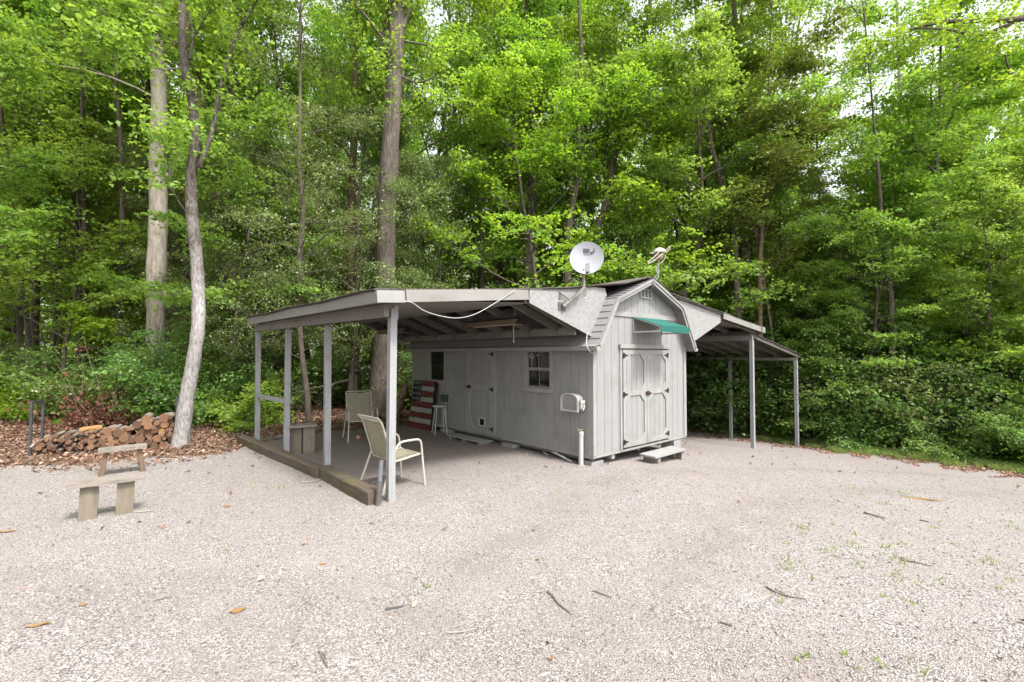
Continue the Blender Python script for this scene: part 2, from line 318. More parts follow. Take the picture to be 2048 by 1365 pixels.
# ------------------------------------------------------------------ mesh builder
class MB:
    def __init__(s): s.v = []; s.f = []; s.m = []
    def poly(s, pts, faces, mi=0):
        k = len(s.v); s.v += [tuple(p) for p in pts]; s.f += [tuple(i + k for i in f) for f in faces]; s.m += [mi] * len(faces); return s
    def box(s, x0, x1, y0, y1, z0, z1, mi=0):
        p = [(x, y, z) for z in (z0, z1) for y in (y0, y1) for x in (x0, x1)]
        return s.poly(p, [(0, 2, 3, 1), (4, 5, 7, 6), (0, 1, 5, 4), (2, 6, 7, 3), (0, 4, 6, 2), (1, 3, 7, 5)], mi)
    def obox(s, c, size, mat3, mi=0):
        c = Vector(c); p = [c + mat3 @ Vector((x * size[0] / 2, y * size[1] / 2, z * size[2] / 2)) for z in (-1, 1) for y in (-1, 1) for x in (-1, 1)]
        return s.poly(p, [(0, 2, 3, 1), (4, 5, 7, 6), (0, 1, 5, 4), (2, 6, 7, 3), (0, 4, 6, 2), (1, 3, 7, 5)], mi)
    def beam(s, a, b, w, h, up=(0, 0, 1), mi=0):
        """a board from a to b: w across, h along up"""
        a = Vector(a); b = Vector(b); d = (b - a); L = d.length; d.normalize()
        x = d.cross(Vector(up)).normalized(); z = x.cross(d)
        m3 = Matrix((x, d, z)).transposed()
        return s.obox((a + b) / 2, (w, L, h), m3, mi)
    def prism(s, poly, vec, mi=0):
        n = len(poly); vec = Vector(vec); a = [Vector(p) for p in poly]; b = [p + vec for p in a]
        return s.poly(a + b, [tuple(range(n))[::-1], tuple(range(n, 2 * n))] + [(i, (i + 1) % n, n + (i + 1) % n, n + i) for i in range(n)], mi)
    def tube(s, pts, rad, n=8, cap=True, mi=0, closed=False):
        pts = [Vector(p) for p in pts]; N = len(pts)
        if isinstance(rad, (int, float)): rad = [rad] * N
        prev = None; rings = []
        for i, p in enumerate(pts):
            if closed: d = (pts[(i + 1) % N] - pts[i - 1])
            else: d = (pts[min(i + 1, N - 1)] - pts[max(i - 1, 0)])
            d.normalize()
            if prev is None:
                r = Vector((0, 0, 1)) if abs(d.z) < .9 else Vector((1, 0, 0))
                x = d.cross(r).normalized()
            else:
                x = (prev - d * prev.dot(d)).normalized()
            prev = x; y = d.cross(x)
            rings.append([p + (x * math.cos(2 * math.pi * k / n) + y * math.sin(2 * math.pi * k / n)) * rad[i] for k in range(n)])
        fs = []
        for i in range(N if closed else N - 1):
            j = (i + 1) % N
            fs += [(i * n + k, i * n + (k + 1) % n, j * n + (k + 1) % n, j * n + k) for k in range(n)]
        if cap and not closed: fs += [tuple(range(n))[::-1], tuple((N - 1) * n + k for k in range(n))]
        return s.poly([q for r in rings for q in r], fs, mi)
    def lathe(s, prof, n=20, c=(0, 0, 0), mi=0):
        c = Vector(c); pts = [c + Vector((r * math.cos(2 * math.pi * k / n), r * math.sin(2 * math.pi * k / n), z)) for r, z in prof for k in range(n)]
        N = len(prof); fs = [(i * n + k, i * n + (k + 1) % n, (i + 1) * n + (k + 1) % n, (i + 1) * n + k) for i in range(N - 1) for k in range(n)]
        if prof[0][0] > 1e-4: fs.append(tuple(range(n))[::-1])
        if prof[-1][0] > 1e-4: fs.append(tuple((N - 1) * n + k for k in range(n)))
        return s.poly(pts, fs, mi)
    def build(s, name, mats, parent=None, smooth=False, bev=0, loc=None):
        me = bpy.data.meshes.new(name); me.from_pydata(s.v, [], s.f); me.update()
        if not isinstance(mats, (list, tuple)): mats = [mats]
        for m in mats: me.materials.append(m)
        if len(mats) > 1: me.polygons.foreach_set('material_index', s.m)
        if smooth:
            me.polygons.foreach_set('use_smooth', [True] * len(me.polygons))
        ob = bpy.data.objects.new(name, me); COL.objects.link(ob)
        if parent: ob.parent = parent
        if loc is not None: ob.location = loc
        if bev:
            b = ob.modifiers.new('edge', 'BEVEL'); b.width = bev; b.segments = 2; b.limit_method = 'ANGLE'; b.angle_limit = R(40)
        if smooth and not bev:
            try:
                me.set_sharp_from_angle(angle=R(45))
            except Exception: pass
        return ob
def tag(o, label=None, cat=None, group=None, kind=None):
    if label: o['label'] = label
    if cat: o['category'] = cat
    if group: o['group'] = group
    if kind: o['kind'] = kind
    return o
def empty(name, loc, rz=0, label=None, cat=None, group=None):
    o = bpy.data.objects.new(name, None); COL.objects.link(o); o.location = loc; o.rotation_euler = (0, 0, rz); o.empty_display_size = .1
    return tag(o, label, cat, group)
def kids(o): return [c for c in bpy.data.objects if c.parent == o]
def bez(pts, n=12):
    """smooth curve through points"""
    P = [Vector(p) for p in pts]; out = []
    for i in range(len(P) - 1):
        p0 = P[max(i - 1, 0)]; p1 = P[i]; p2 = P[i + 1]; p3 = P[min(i + 2, len(P) - 1)]
        for k in range(n):
            t = k / n; out.append(.5 * ((2 * p1) + (p2 - p0) * t + (2 * p0 - 5 * p1 + 4 * p2 - p3) * t * t + (3 * p1 - p0 - 3 * p2 + p3) * t ** 3))
    out.append(P[-1]); return out
def quads_mesh(name, V, mat, rnd=None, nper=4):
    """mesh of loose quads from an array (n,4,3)"""
    n = len(V); me = bpy.data.meshes.new(name)
    me.vertices.add(n * nper); me.vertices.foreach_set('co', np.ascontiguousarray(V, np.float32).ravel())
    me.loops.add(n * nper); me.loops.foreach_set('vertex_index', np.arange(n * nper, dtype=np.int32))
    me.polygons.add(n); me.polygons.foreach_set('loop_start', np.arange(0, n * nper, nper, dtype=np.int32))
    me.update(); me.validate()
    me.materials.append(mat)
    a = me.attributes.new('rnd', 'FLOAT', 'FACE')
    a.data.foreach_set('value', np.asarray(rnd if rnd is not None else rng.random(n), np.float32))
    return me
def link(name, me, parent=None, loc=None):
    o = bpy.data.objects.new(name, me); COL.objects.link(o)
    if parent: o.parent = parent
    if loc is not None: o.location = loc
    return o
def norm(a): return a / (np.linalg.norm(a, axis=-1, keepdims=True) + 1e-9)
def leaf_quads(P, N, A, L, Wd, cup=.18):
    """rhombic leaves: centres, normals, axes, length, width"""
    A = norm(A - (A * N).sum(-1, keepdims=True) * N); B = np.cross(N, A)
    L = L[:, None]; Wd = Wd[:, None]
    return np.stack([P - A * L * .5, P + B * Wd * .5 + N * L * cup - A * L * .08, P + A * L * .5 - N * L * cup * .5, P - B * Wd * .5 + N * L * cup - A * L * .08], 1)

# ================================================================== GROUND
def in_poly(px, py, poly):
    c = np.zeros(px.shape, bool); n = len(poly)
    for i in range(n):
        x1, y1 = poly[i]; x2, y2 = poly[(i + 1) % n]
        k = ((y1 > py) != (y2 > py)) & (px < (x2 - x1) * (py - y1) / (y2 - y1 + 1e-12) + x1); c ^= k
    return c
def grid_mesh(name, xs, ys, mat, zoff=0.0, keep=None, attr=None):
    X, Y = np.meshgrid(xs, ys); Z = GZ(X, Y) + zoff
    if keep is not None: K = keep(X, Y)
    nx, ny = len(xs), len(ys); idx = np.arange(nx * ny).reshape(ny, nx)
    F = np.stack([idx[:-1, :-1], idx[:-1, 1:], idx[1:, 1:], idx[1:, :-1]], -1).reshape(-1, 4)
    if keep is not None:
        kf = K.ravel(); F = F[kf[F].all(1)]
    me = bpy.data.meshes.new(name); me.vertices.add(nx * ny)
    me.vertices.foreach_set('co', np.stack([X, Y, Z], -1).astype(np.float32).ravel())
    me.loops.add(F.size); me.loops.foreach_set('vertex_index', F.ravel().astype(np.int32))
    me.polygons.add(len(F)); me.polygons.foreach_set('loop_start', np.arange(0, F.size, 4, dtype=np.int32))
    me.update(); me.validate(); me.polygons.foreach_set('use_smooth', np.ones(len(F), bool)); me.materials.append(mat)
    if attr is not None:
        for an, fn in attr: a = me.attributes.new(an, 'FLOAT', 'POINT'); a.data.foreach_set('value', fn(X, Y).astype(np.float32).ravel())
    return link(name, me)
tag(grid_mesh('ground', np.concatenate([np.linspace(-220, -30, 12), np.linspace(-28, 30, 90), np.linspace(33, 220, 12)]),
              np.concatenate([np.linspace(-120, -8, 8), np.linspace(-6, 50, 90), np.linspace(55, 240, 12)]), M['floor']), kind='structure')
def edge_pts():
    e = [grd(*p) for p in ((2048, 948), (1850, 922), (1700, 906), (1560, 886), (1480, 873), (1390, 859))]
    pts = [(40, 2), (22, 8)] + [(p.x, p.y) for p in e]
    pts += [W(3.2, 5.6), W(1, 6.6), W(-1, 6.0), W(-2.4, 6.2), W(-3.7, 5.9)]
    pts += [(p.x, p.y) for p in (grd(440, 905), grd(330, 915), grd(200, 925), grd(60, 932), grd(-60, 935))]
    pts += [(-20, 7), (-40, 0), (-40, -40), (40, -40)]
    return pts
GRAVEL = edge_pts()
def nz2(X, Y, s, o=0):
    return (np.sin(X * s + 1.3 + o) * np.cos(Y * s * 1.1 - .7 + o) + .5 * np.sin(X * s * 2.3 - Y * s * 1.9 + o) + .25 * np.sin(X * s * 5.1 + Y * s * 4.3 + 2 * o)) / 1.75
def gkeep(X, Y):
    return in_poly(X + .22 * nz2(X, Y, 2.2), Y + .22 * nz2(X, Y, 2.6, 2), GRAVEL)
def dirt_shade_amount(X, Y):  # darker floor below the roofs: real dirt and their shade in one painted mask
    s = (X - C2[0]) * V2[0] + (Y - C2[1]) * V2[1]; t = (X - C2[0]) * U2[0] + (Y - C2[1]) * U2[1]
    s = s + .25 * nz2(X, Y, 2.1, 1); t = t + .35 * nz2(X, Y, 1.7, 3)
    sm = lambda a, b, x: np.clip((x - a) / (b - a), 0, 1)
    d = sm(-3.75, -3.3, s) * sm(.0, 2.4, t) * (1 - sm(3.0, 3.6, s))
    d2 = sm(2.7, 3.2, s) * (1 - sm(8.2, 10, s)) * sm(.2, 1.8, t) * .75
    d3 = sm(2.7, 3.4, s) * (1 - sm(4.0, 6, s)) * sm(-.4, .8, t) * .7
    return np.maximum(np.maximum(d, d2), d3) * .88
TRACKS = [[(-3.5, 1.2), (-1.2, 3.2), (.3, 5.0), (1.3, 6.6), (3.0, 7.6), (6, 8.6), (9, 9.4)], [(-1.6, 1.0), (.4, 2.6), (1.8, 4.3), (3.0, 5.6), (5, 6.6), (8, 7.4), (11, 8)], [(-9, 3.6), (-5.5, 3.5), (-2.2, 3.4), (0, 3.0), (3, 2.6)]]
def track_amount(X, Y):
    out = np.zeros(X.shape)
    for tr_, w in zip(TRACKS, (.42, .42, .55)):
        c = np.array(bez([(a, b, 0) for a, b in tr_], 5))[:, :2]; d = np.full(X.shape, 9.)
        for a, b in zip(c[:-1], c[1:]):
            v = b - a; u = np.clip(((X - a[0]) * v[0] + (Y - a[1]) * v[1]) / (v @ v), 0, 1); d = np.minimum(d, np.hypot(X - a[0] - u * v[0], Y - a[1] - u * v[1]))
        out = np.maximum(out, np.clip(1 - d / w, 0, 1) ** .7)
    return out
tag(grid_mesh('gravel_yard', np.arange(-24, 24, .13), np.arange(-4, 17, .13), M['gravel'], .006, gkeep, (('dirt', dirt_shade_amount), ('track', track_amount))), kind='structure')  # the dirt layer also carries the painted shade of the carports

# loose stones lying on the gravel, denser towards the viewer
def stones(n):
    t_ = (1 + 5 ** .5) / 2
    ico = np.array([(-1, t_, 0), (1, t_, 0), (-1, -t_, 0), (1, -t_, 0), (0, -1, t_), (0, 1, t_), (0, -1, -t_), (0, 1, -t_), (t_, 0, -1), (t_, 0, 1), (-t_, 0, -1), (-t_, 0, 1)]) / 1.9
    fc = np.array([(0, 11, 5), (0, 5, 1), (0, 1, 7), (0, 7, 10), (0, 10, 11), (1, 5, 9), (5, 11, 4), (11, 10, 2), (10, 7, 6), (7, 1, 8), (3, 9, 4), (3, 4, 2), (3, 2, 6), (3, 6, 8), (3, 8, 9), (4, 9, 5), (2, 4, 11), (6, 2, 10), (8, 6, 7), (9, 8, 1)])
    d = 1.8 + 8.0 * rng.random(n) ** 1.3; x = d * (rng.random(n) * 2.6 - 1.3); y = d
    k = gkeep(x, y) & (dirt_shade_amount(x, y) < .5); x, y = x[k], y[k]; n = len(x)
    sz = .0035 + .007 * rng.random(n) ** 2.6
    sq = np.stack([.8 + .5 * rng.random(n), .8 + .5 * rng.random(n), .45 + .3 * rng.random(n)], 1) * sz[:, None]
    a = rng.random(n) * 6.28; V = ico[None] * (1 + .25 * (rng.random((n, 12, 1)) - .5)) * sq[:, None]
    ca, sa = np.cos(a)[:, None], np.sin(a)[:, None]
    X = V[..., 0] * ca - V[..., 1] * sa + x[:, None]; Y = V[..., 0] * sa + V[..., 1] * ca + y[:, None]
    Z = V[..., 2] + (GZ(x, y) + .006 + sq[:, 2] * .45)[:, None]
    me = bpy.data.meshes.new('loose_gravel'); me.vertices.add(n * 12); me.vertices.foreach_set('co', np.stack([X, Y, Z], -1).astype(np.float32).ravel())
    F = (fc[None] + (np.arange(n) * 12)[:, None, None]).reshape(-1, 3)
    me.loops.add(F.size); me.loops.foreach_set('vertex_index', F.ravel().astype(np.int32))
    me.polygons.add(len(F)); me.polygons.foreach_set('loop_start', np.arange(0, F.size, 3, dtype=np.int32)); me.update(); me.validate()
    me.materials.append(M['pebble']); at_ = me.attributes.new('rnd', 'FLOAT', 'FACE'); at_.data.foreach_set('value', np.repeat(rng.random(n), 20).astype(np.float32))
    return link('loose_gravel', me)
tag(stones(42000), 'loose pale stones strewn over the gravel yard', 'gravel', kind='stuff')
# ================================================================== BARN SHED (local axes: x along the gable front, y along the long wall, z up)
SW, SL = 3.02, 6.15
shed = empty('barn_shed', (C2[0], C2[1], 0), SA, 'weathered grey wooden barn shed with gambrel roof and an open lean-to carport on each side', 'shed')
KL, KR, PK = (.41, 2.79), (2.61, 2.79), (1.51, 3.235)
EL, ER = (-.085, 1.985), (3.105, 1.985)
def roofz(s):
    return float(np.interp(s, [EL[0], KL[0], PK[0], KR[0], ER[0]], [EL[1], KL[1], PK[1], KR[1], ER[1]]))
def siding(mb, x0, x1, zb, zt, holes, place, thick, pitch=.2, gap=.007, extra=(), off=.1):
    """vertical grooved boards; place(x, d, z) gives the 3-D point at depth d behind the face"""
    gr = [x0] + [g for g in np.arange(x0 + off, x1, pitch)] + [x1]
    br = sorted(set([round(g, 4) for g in gr] + [h for q in holes for h in q[:2]] + [e for e in extra if x0 < e < x1]))
    gset = set(round(g, 4) for g in gr)
    for a, b in zip(br[:-1], br[1:]):
        if b - a < .002: continue
        a2 = a + (gap / 2 if a in gset and a > x0 + 1e-3 else 0); b2 = b - (gap / 2 if b in gset and b < x1 - 1e-3 else 0)
        hs = sorted([(q[2], q[3]) for q in holes if q[0] < (a + b) / 2 < q[1]])
        segs = []; z = zb
        for h0, h1 in hs:
            if h0 > z + .005: segs.append((z, h0, False))
            z = h1
        segs.append((z, None, True))
        for z0, z1, top in segs:
            za, zb2 = (zt(a2), zt(b2)) if top else (z1, z1)
            if za - z0 < .005 and zb2 - z0 < .005: continue
            P = [(a2, z0), (b2, z0), (b2, zb2), (a2, za)]
            mb.poly([place(x, 0, zz) for x, zz in P] + [place(x, thick, zz) for x, zz in P], [(0, 1, 2, 3), (7, 6, 5, 4), (0, 4, 5, 1), (1, 5, 6, 2), (2, 6, 7, 3), (3, 7, 4, 0)])
DZ0, DZ1, DS0, DS1 = .185, 1.92, .80, 2.29
front = MB()
siding(front, .0, SW, .155, lambda s: roofz(s) - .025, [(DS0 - .07, DS1 + .07, .1, DZ1 + .02)], lambda x, d, z: (x, d, z), .022, extra=(KL[0], KR[0], PK[0]))
fp = [(0.01, .16), (SW - .01, .16)] + [(s, roofz(s) - .03) for s in (SW - .01, KR[0], PK[0], KL[0], .01)]
front.prism([(s, .03, z) for s, z in fp], (0, .03, 0))
o = front.build('front_wall', M['paint'], shed); tag(o, 'grooved pale grey gable wall with the double doors')
side = MB()
TD0, TD1 = 2.60, 3.58                       # side door
W1 = (4.545, 5.178, 1.204, 1.904); W2 = (.99, 1.615, 1.215, 1.907)
siding(side, .0, SL, .15, lambda t: 1.99, [(TD0, TD1, .1, 1.95), W1, W2], lambda x, d, z: (d, x, z), .022, gap=.006)
for a, b, z0, z1 in ((0.02, W2[0], .16, 1.99), (W2[1], TD0, .16, 1.99), (TD1, W1[0], .16, 1.99), (W1[1], SL, .16, 1.99), (W2[0], W2[1], .16, W2[2]), (W2[0], W2[1], W2[3], 1.99), (W1[0], W1[1], .16, W1[2]), (W1[0], W1[1], W1[3], 1.99), (TD0, TD1, 1.95, 1.99)):
    side.box(.026, .05, a, b, z0, z1)
tag(side.build('side_wall', M['paint'], shed), 'long grooved grey wall in the shade of the carport')
far = MB()
far.box(SW - .04, SW - .002, .062, SL, .16, 2.0)
far.prism([(s, SL - .03, z) for s, z in fp], (0, .03, 0))
far.box(.06, SW - .05, .065, SL - .04, .16, .2)
far.build('far_wall', M['paint'], shed)
# trim boards
tr = MB()
tr.box(-.014, .075, -.016, -.002, .15, 2.06); tr.box(-.0139, -.002, -.0021, .10, .151, 1.93)
tr.build('corner_trim', M['trim'], shed, bev=.003); tr = MB()
tr.box(SW - .085, SW + .014, -.016, -.002, .14, 1.99); tr.box(SW + .001, SW + .0139, -.0021, .09, .141, 1.97)
tr.build('corner_trim', M['trim'], shed, bev=.003)
fz = MB(); zb0, zb1 = 2.515, 2.60
s0 = float(np.interp(zb1, [1.985, 2.79], [EL[0], KL[0]])) + .03; s1 = SW - s0
fz.prism([(s0, -.002, zb0), (s1, -.002, zb0), (s1, -.002, zb1), (s0, -.002, zb1)], (0, -.022, 0)); fz.build('band_trim', M['trim'], shed, bev=.003)
hd = MB(); hd.box(.70, 2.345, -.05, -.003, 1.945, 2.02); hd.box(DS0 - .07, DS0 - .012, -.02, .01, .15, 1.943); hd.box(DS1 + .012, DS1 + .07, -.02, .01, .15, 1.943)
hd.build('door_surround', M['trim'], shed, bev=.003)
sk = MB(); sk.box(-.004, SW, -.006, .03, .11, .152); sk.box(-.006, .03, .032, SL, .10, .148); sk.box(SW - .03, SW, .032, SL, .10, .148)
sk.build('sill_board', M['trim'], shed, bev=.003)
for s in (.10, .52, 1.45, 2.2, 2.8):
    sk = MB(); y = .02 if s == .52 else .12; sk.box(s, s + .09, y, SL - .05, .025, .105); sk.build('floor_skid', M['trim'] if s in (.52, 2.8) else M['oldwood'], shed, bev=.003)
# roof: gambrel slopes built from overlapping shingle courses
def courses(mb, a, b, t0, t1, n, th=.012, lift=.013):
    a = np.array(a); b = np.array(b); d = b - a; L = np.hypot(*d); d = d / L; nn = np.array([-d[1], d[0]])
    if nn[1] < 0: nn = -nn
    for i in range(n):
        p = a + d * L * i / n; q = a + d * L * (i + 1.04) / n if i < n - 1 else b
        lo = p + nn * (lift + .006); hi = q + nn * .006
        x = random.uniform(0, .25); tt = [t0]
        while True:
            x += random.uniform(.28, .33)
            if t0 + x > t1 - .1: break
            tt.append(t0 + x)
        tt.append(t1)
        for ta, tb in zip(tt[:-1], tt[1:]):
            j = random.uniform(-.004, .004) * 1.0
            P = [(lo[0] + j * d[0], ta + .002, lo[1] + j * d[1]), (lo[0] + j * d[0], tb - .002, lo[1] + j * d[1]), (hi[0], tb - .002, hi[1]), (hi[0], ta + .002, hi[1])]
            mb.poly(P + [(x_ - nn[0] * th, y_, z_ - nn[1] * th) for x_, y_, z_ in P], [(0, 1, 2, 3), (4, 7, 6, 5), (0, 4, 5, 1), (1, 5, 6, 2), (2, 6, 7, 3), (3, 7, 4, 0)])
T0, T1 = -.175, SL + .1
rl = MB(); courses(rl, EL, KL, T0, T1, 7); courses(rl, ER, KR, T0, T1, 7)
for a, b in ((EL, KL), (ER, KR), (KL, PK), (KR, PK)):
    rl.prism([(a[0], T0 + .012, a[1] - .02), (b[0], T0 + .012, b[1] - .02), (b[0], T0 + .012, b[1] - .001), (a[0], T0 + .012, a[1] - .001)], (0, T1 - T0 - .02, 0))
roof = rl.build('roof', M['shingle'], shed)
ru = MB(); courses(ru, KL, PK, T0, T1, 8); courses(ru, KR, PK, T0, T1, 8)
ru.box(PK[0] - .11, PK[0] + .11, T0 - .004, T1, PK[1] + .012, PK[1] + .022)
tag(ru.build('upper_roof', M['shingle_dark'], shed), 'worn purplish shingles on the upper slopes')
# rake boards following the gambrel on the front, eave boards along the sides
rk = MB()
prof = [EL, KL, PK, KR, ER]
def offs(pr, d):
    out = []
    for i, p in enumerate(pr):
        a = np.array(pr[max(i - 1, 0)]); b = np.array(pr[min(i + 1, len(pr) - 1)])
        dirs = []
        if i > 0: q = np.array(p) - a; dirs.append(q / np.hypot(*q))
        if i < len(pr) - 1: q = b - np.array(p); dirs.append(q / np.hypot(*q))
        ns = [np.array([q[1], -q[0]]) for q in dirs]; m_ = sum(ns); m_ = m_ / np.hypot(*m_); k = d / float(m_ @ ns[0]); out.append(tuple(np.array(p) + m_ * k))
    return out
inn = offs(prof, .085)
for i in range(4):
    a, b, c, d = prof[i], prof[i + 1], inn[i + 1], inn[i]
    sh_ = .0012 if i in (1, 2) else 0
    rk.prism([(a[0], T0 - .002 - sh_, a[1]), (b[0], T0 - .002 - sh_, b[1]), (c[0], T0 - .002 - sh_, c[1]), (d[0], T0 - .002 - sh_, d[1])], (0, -.022, 0))
    e = offs(prof, .035)
    rk.prism([(a[0], T0 - .025 - sh_, a[1] + .004), (b[0], T0 - .025 - sh_, b[1] + .004), (e[i + 1][0], T0 - .025 - sh_, e[i + 1][1]), (e[i][0], T0 - .025 - sh_, e[i][1])], (0, -.018, 0))
# flared ends of the eaves and the boxed eave itself
rk.prism([(EL[0] - .075, T0 - .004, 1.955), (EL[0] + .02, T0 - .004, 1.975), (EL[0] + .05, T0 - .004, 1.90), (EL[0] - .07, T0 - .004, 1.895)], (0, -.03, 0))
rk.prism([(ER[0] + .06, T0 - .004, 1.955), (ER[0] - .02, T0 - .004, 1.975), (ER[0] - .05, T0 - .004, 1.90), (ER[0] + .055, T0 - .004, 1.895)], (0, -.03, 0))
rk.build('rake_trim', M['trim'], shed, bev=.002)
ev = MB()
ev.box(EL[0] - .075, EL[0] - .055, T0, T1, 1.90, 1.965); ev.box(EL[0] - .053, -.024, T0, T1, 1.90, 1.915)
ev.poly([(EL[0] - .08, T0, 1.967), (EL[0] - .08, T1, 1.967), (EL[0] + .02, T1, 2.0), (EL[0] + .02, T0, 2.0), (EL[0] - .08, T0, 1.975), (EL[0] - .08, T1, 1.975), (EL[0] + .02, T1, 2.012), (EL[0] + .02, T0, 2.012)], [(0, 1, 2, 3), (7, 6, 5, 4), (0, 4, 5, 1), (1, 5, 6, 2), (2, 6, 7, 3), (3, 7, 4, 0)])
ev.box(ER[0] + .04, ER[0] + .06, T0, T1, 1.90, 1.965)
ev.build('eave_board', M['trim'], shed, bev=.002)
# gable vent
gv = MB(); gv.box(1.37, 1.74, -.03, -.003, 2.895, 2.91); gv.box(1.37, 1.74, -.03, -.003, 3.065, 3.08)
for x in (1.37, 1.487, 1.605, 1.722): gv.box(x, x + .018, -.03, -.003, 2.9105, 3.0645)
vent = gv.build('gable_vent', M['white'], shed)
lv = MB()
for x in (1.39, 1.507, 1.625):
    for k in range(5):
        lv.beam((x + .048, -.012, 2.925 + k * .032), (x + .049, -.012, 2.925 + k * .032), .002, .002)
        lv.prism([(x, -.006, 2.914 + k * .03), (x, -.022, 2.906 + k * .03 + .008), (x, -.022, 2.906 + k * .03 + .012), (x, -.006, 2.93 + k * .03)], (.094, 0, 0))
lv.build('louver', surf('vent_louver', (.30, .30, .30), (.38, .38, .38), (9, 9, 9), .6, 0), vent)
# ---- doors
def hinge(parent, x, z, d, nrm):
    """strap hinge: leaf on the frame plus a pointed strap; nrm: 'front' (faces -y) or 'side' (faces -x)"""
    mb = MB(); P = [(0, -.045), (.03 * d, -.045), (.03 * d, -.026), (.125 * d, -.006), (.125 * d, .006), (.03 * d, .026), (.03 * d, .045), (0, .045), (-.018 * d, .045), (-.018 * d, -.045)]
    if nrm == 'front': mb.prism([(x + p, -.034, z + q) for p, q in P], (0, -.007, 0)); mb.tube([(x, -.042, z - .047), (x, -.042, z + .047)], .008, 8)
    else: mb.prism([(-.036, x + p, z + q) for p, q in P], (-.007, 0, 0)); mb.tube([(-.044, x, z - .047), (-.044, x, z + .047)], .008, 8)
    return mb.build('hinge', M['black'], parent)
def panel_trim(mb, x0, x1, z0, zm, z1, w, ch, place, th):
    """stiles, rails and corner blocks of a two-panel barn door (two octagonal openings)"""
    def bx(a, b, c, d): P = [(a, c), (b, c), (b, d), (a, d)]; mb.poly([place(x, 0, z) for x, z in P] + [place(x, th, z) for x, z in P], [(0, 1, 2, 3), (7, 6, 5, 4), (0, 4, 5, 1), (1, 5, 6, 2), (2, 6, 7, 3), (3, 7, 4, 0)])
    def tri(a, b, c): P = [a, b, c]; mb.poly([place(x, .0006, z) for x, z in P] + [place(x, th, z) for x, z in P], [(0, 1, 2), (5, 4, 3), (0, 3, 4, 1), (1, 4, 5, 2), (2, 5, 3, 0)])
    bx(x0, x0 + w, z0, z1); bx(x1 - w, x1, z0, z1)
    bx(x0 + w, x1 - w, z0, z0 + w); bx(x0 + w, x1 - w, z1 - w, z1); bx(x0 + w, x1 - w, zm - w / 2, zm + w / 2)
    for a, b in ((z0 + w, zm - w / 2), (zm + w / 2, z1 - w)):
        for xx, sx in ((x0 + w, 1), (x1 - w, -1)):
            tri((xx, a), (xx + sx * ch, a), (xx, a + ch)); tri((xx, b), (xx + sx * ch, b), (xx, b - ch))
mid = (DS0 + DS1) / 2
for k, (a, b) in enumerate(((DS0, mid - .004), (mid + .004, DS1))):
    mb = MB(); siding(mb, a, b, DZ0, lambda s: DZ1, [], lambda x, d, z: (x, -.012 + d, z), .02, pitch=.16, off=.12)
    mb.box(a + .004, b - .004, .009, .02, DZ0 + .003, DZ1 - .003)
    d = mb.build('door', M['paint'], shed); tag(d, 'left leaf of the pale grey double doors' if k == 0 else 'right leaf of the pale grey double doors')
    t_ = MB(); panel_trim(t_, a, b, DZ0 + .001, DZ0 + .95, DZ1 - .001, .085, .13, lambda x, dd, z: (x, -.033 + dd, z), .0205)
    t_.build('panel_trim', M['trim'], d, bev=.002)
    for z in (DZ0 + .10, DZ0 + .94, DZ1 - .10): hinge(d, a + .008 if k == 0 else b - .008, z, 1 if k == 0 else -1, 'front')
    if k == 0:
        l_ = MB(); l_.box(mid - .05, mid - .006, -.06, -.034, 1.085, 1.145); l_.tube([(mid - .03, -.05, 1.115), (mid + .075, -.066, 1.112)], .012, 8); l_.box(mid + .012, mid + .05, -.062, -.034, 1.08, 1.15); l_.tube([(mid + .075, -.066, 1.112), (mid + .1, -.05, 1.10)], .016, 8)
        l_.build('latch', M['rust'], d)
mb = MB(); siding(mb, TD0 + .03, TD1 - .03, .155, lambda t: 1.93, [], lambda x, d, z: (-.012 + d, x, z), .02, pitch=.16, off=.14)
mb.box(.009, .02, TD0 + .034, TD1 - .034, .16, 1.925)
sd_ = mb.build('door', M['paint'], shed); tag(sd_, 'single grey side door with a cat flap, under the carport')
t_ = MB(); panel_trim(t_, TD0 + .03, TD1 - .03, .156, 1.13, 1.929, .11, .14, lambda x, dd, z: (-.033 + dd, x, z), .0205); t_.build('panel_trim', M['trim'], sd_, bev=.002)
t_ = MB(); t_.box(-.028, -.002, TD0 - .05, TD0 + .026, .152, 1.955); t_.box(-.028, -.002, TD1 - .026, TD1 + .05, .152, 1.955); t_.box(-.032, -.002, TD0 - .06, TD1 + .06, 1.957, 1.99)
t_.build('door_surround', M['trim'], shed, bev=.002)
for z in (.27, 1.10, 1.84): hinge(sd_, TD0 + .038, z, 1, 'side')
l_ = MB(); l_.box(-.07, -.034, TD1 - .16, TD1 - .06, 1.085, 1.155); l_.tube([(-.075, TD1 - .2, 1.12), (-.075, TD1 - .05, 1.12)], .013, 8); l_.build('latch', M['rust'], sd_)
cf = MB()
for a in ((2.885, 2.91, .295, .48), (3.08, 3.105, .295, .48), (2.911, 3.079, .295, .318), (2.911, 3.079, .457, .48)): cf.box(-.05, -.0335, *a)
cat = cf.build('cat_flap', M['white'], sd_); c2_ = MB(); c2_.box(-.037, -.0345, 2.911, 3.079, .3185, .4565); c2_.build('flap', M['glass'], cat)
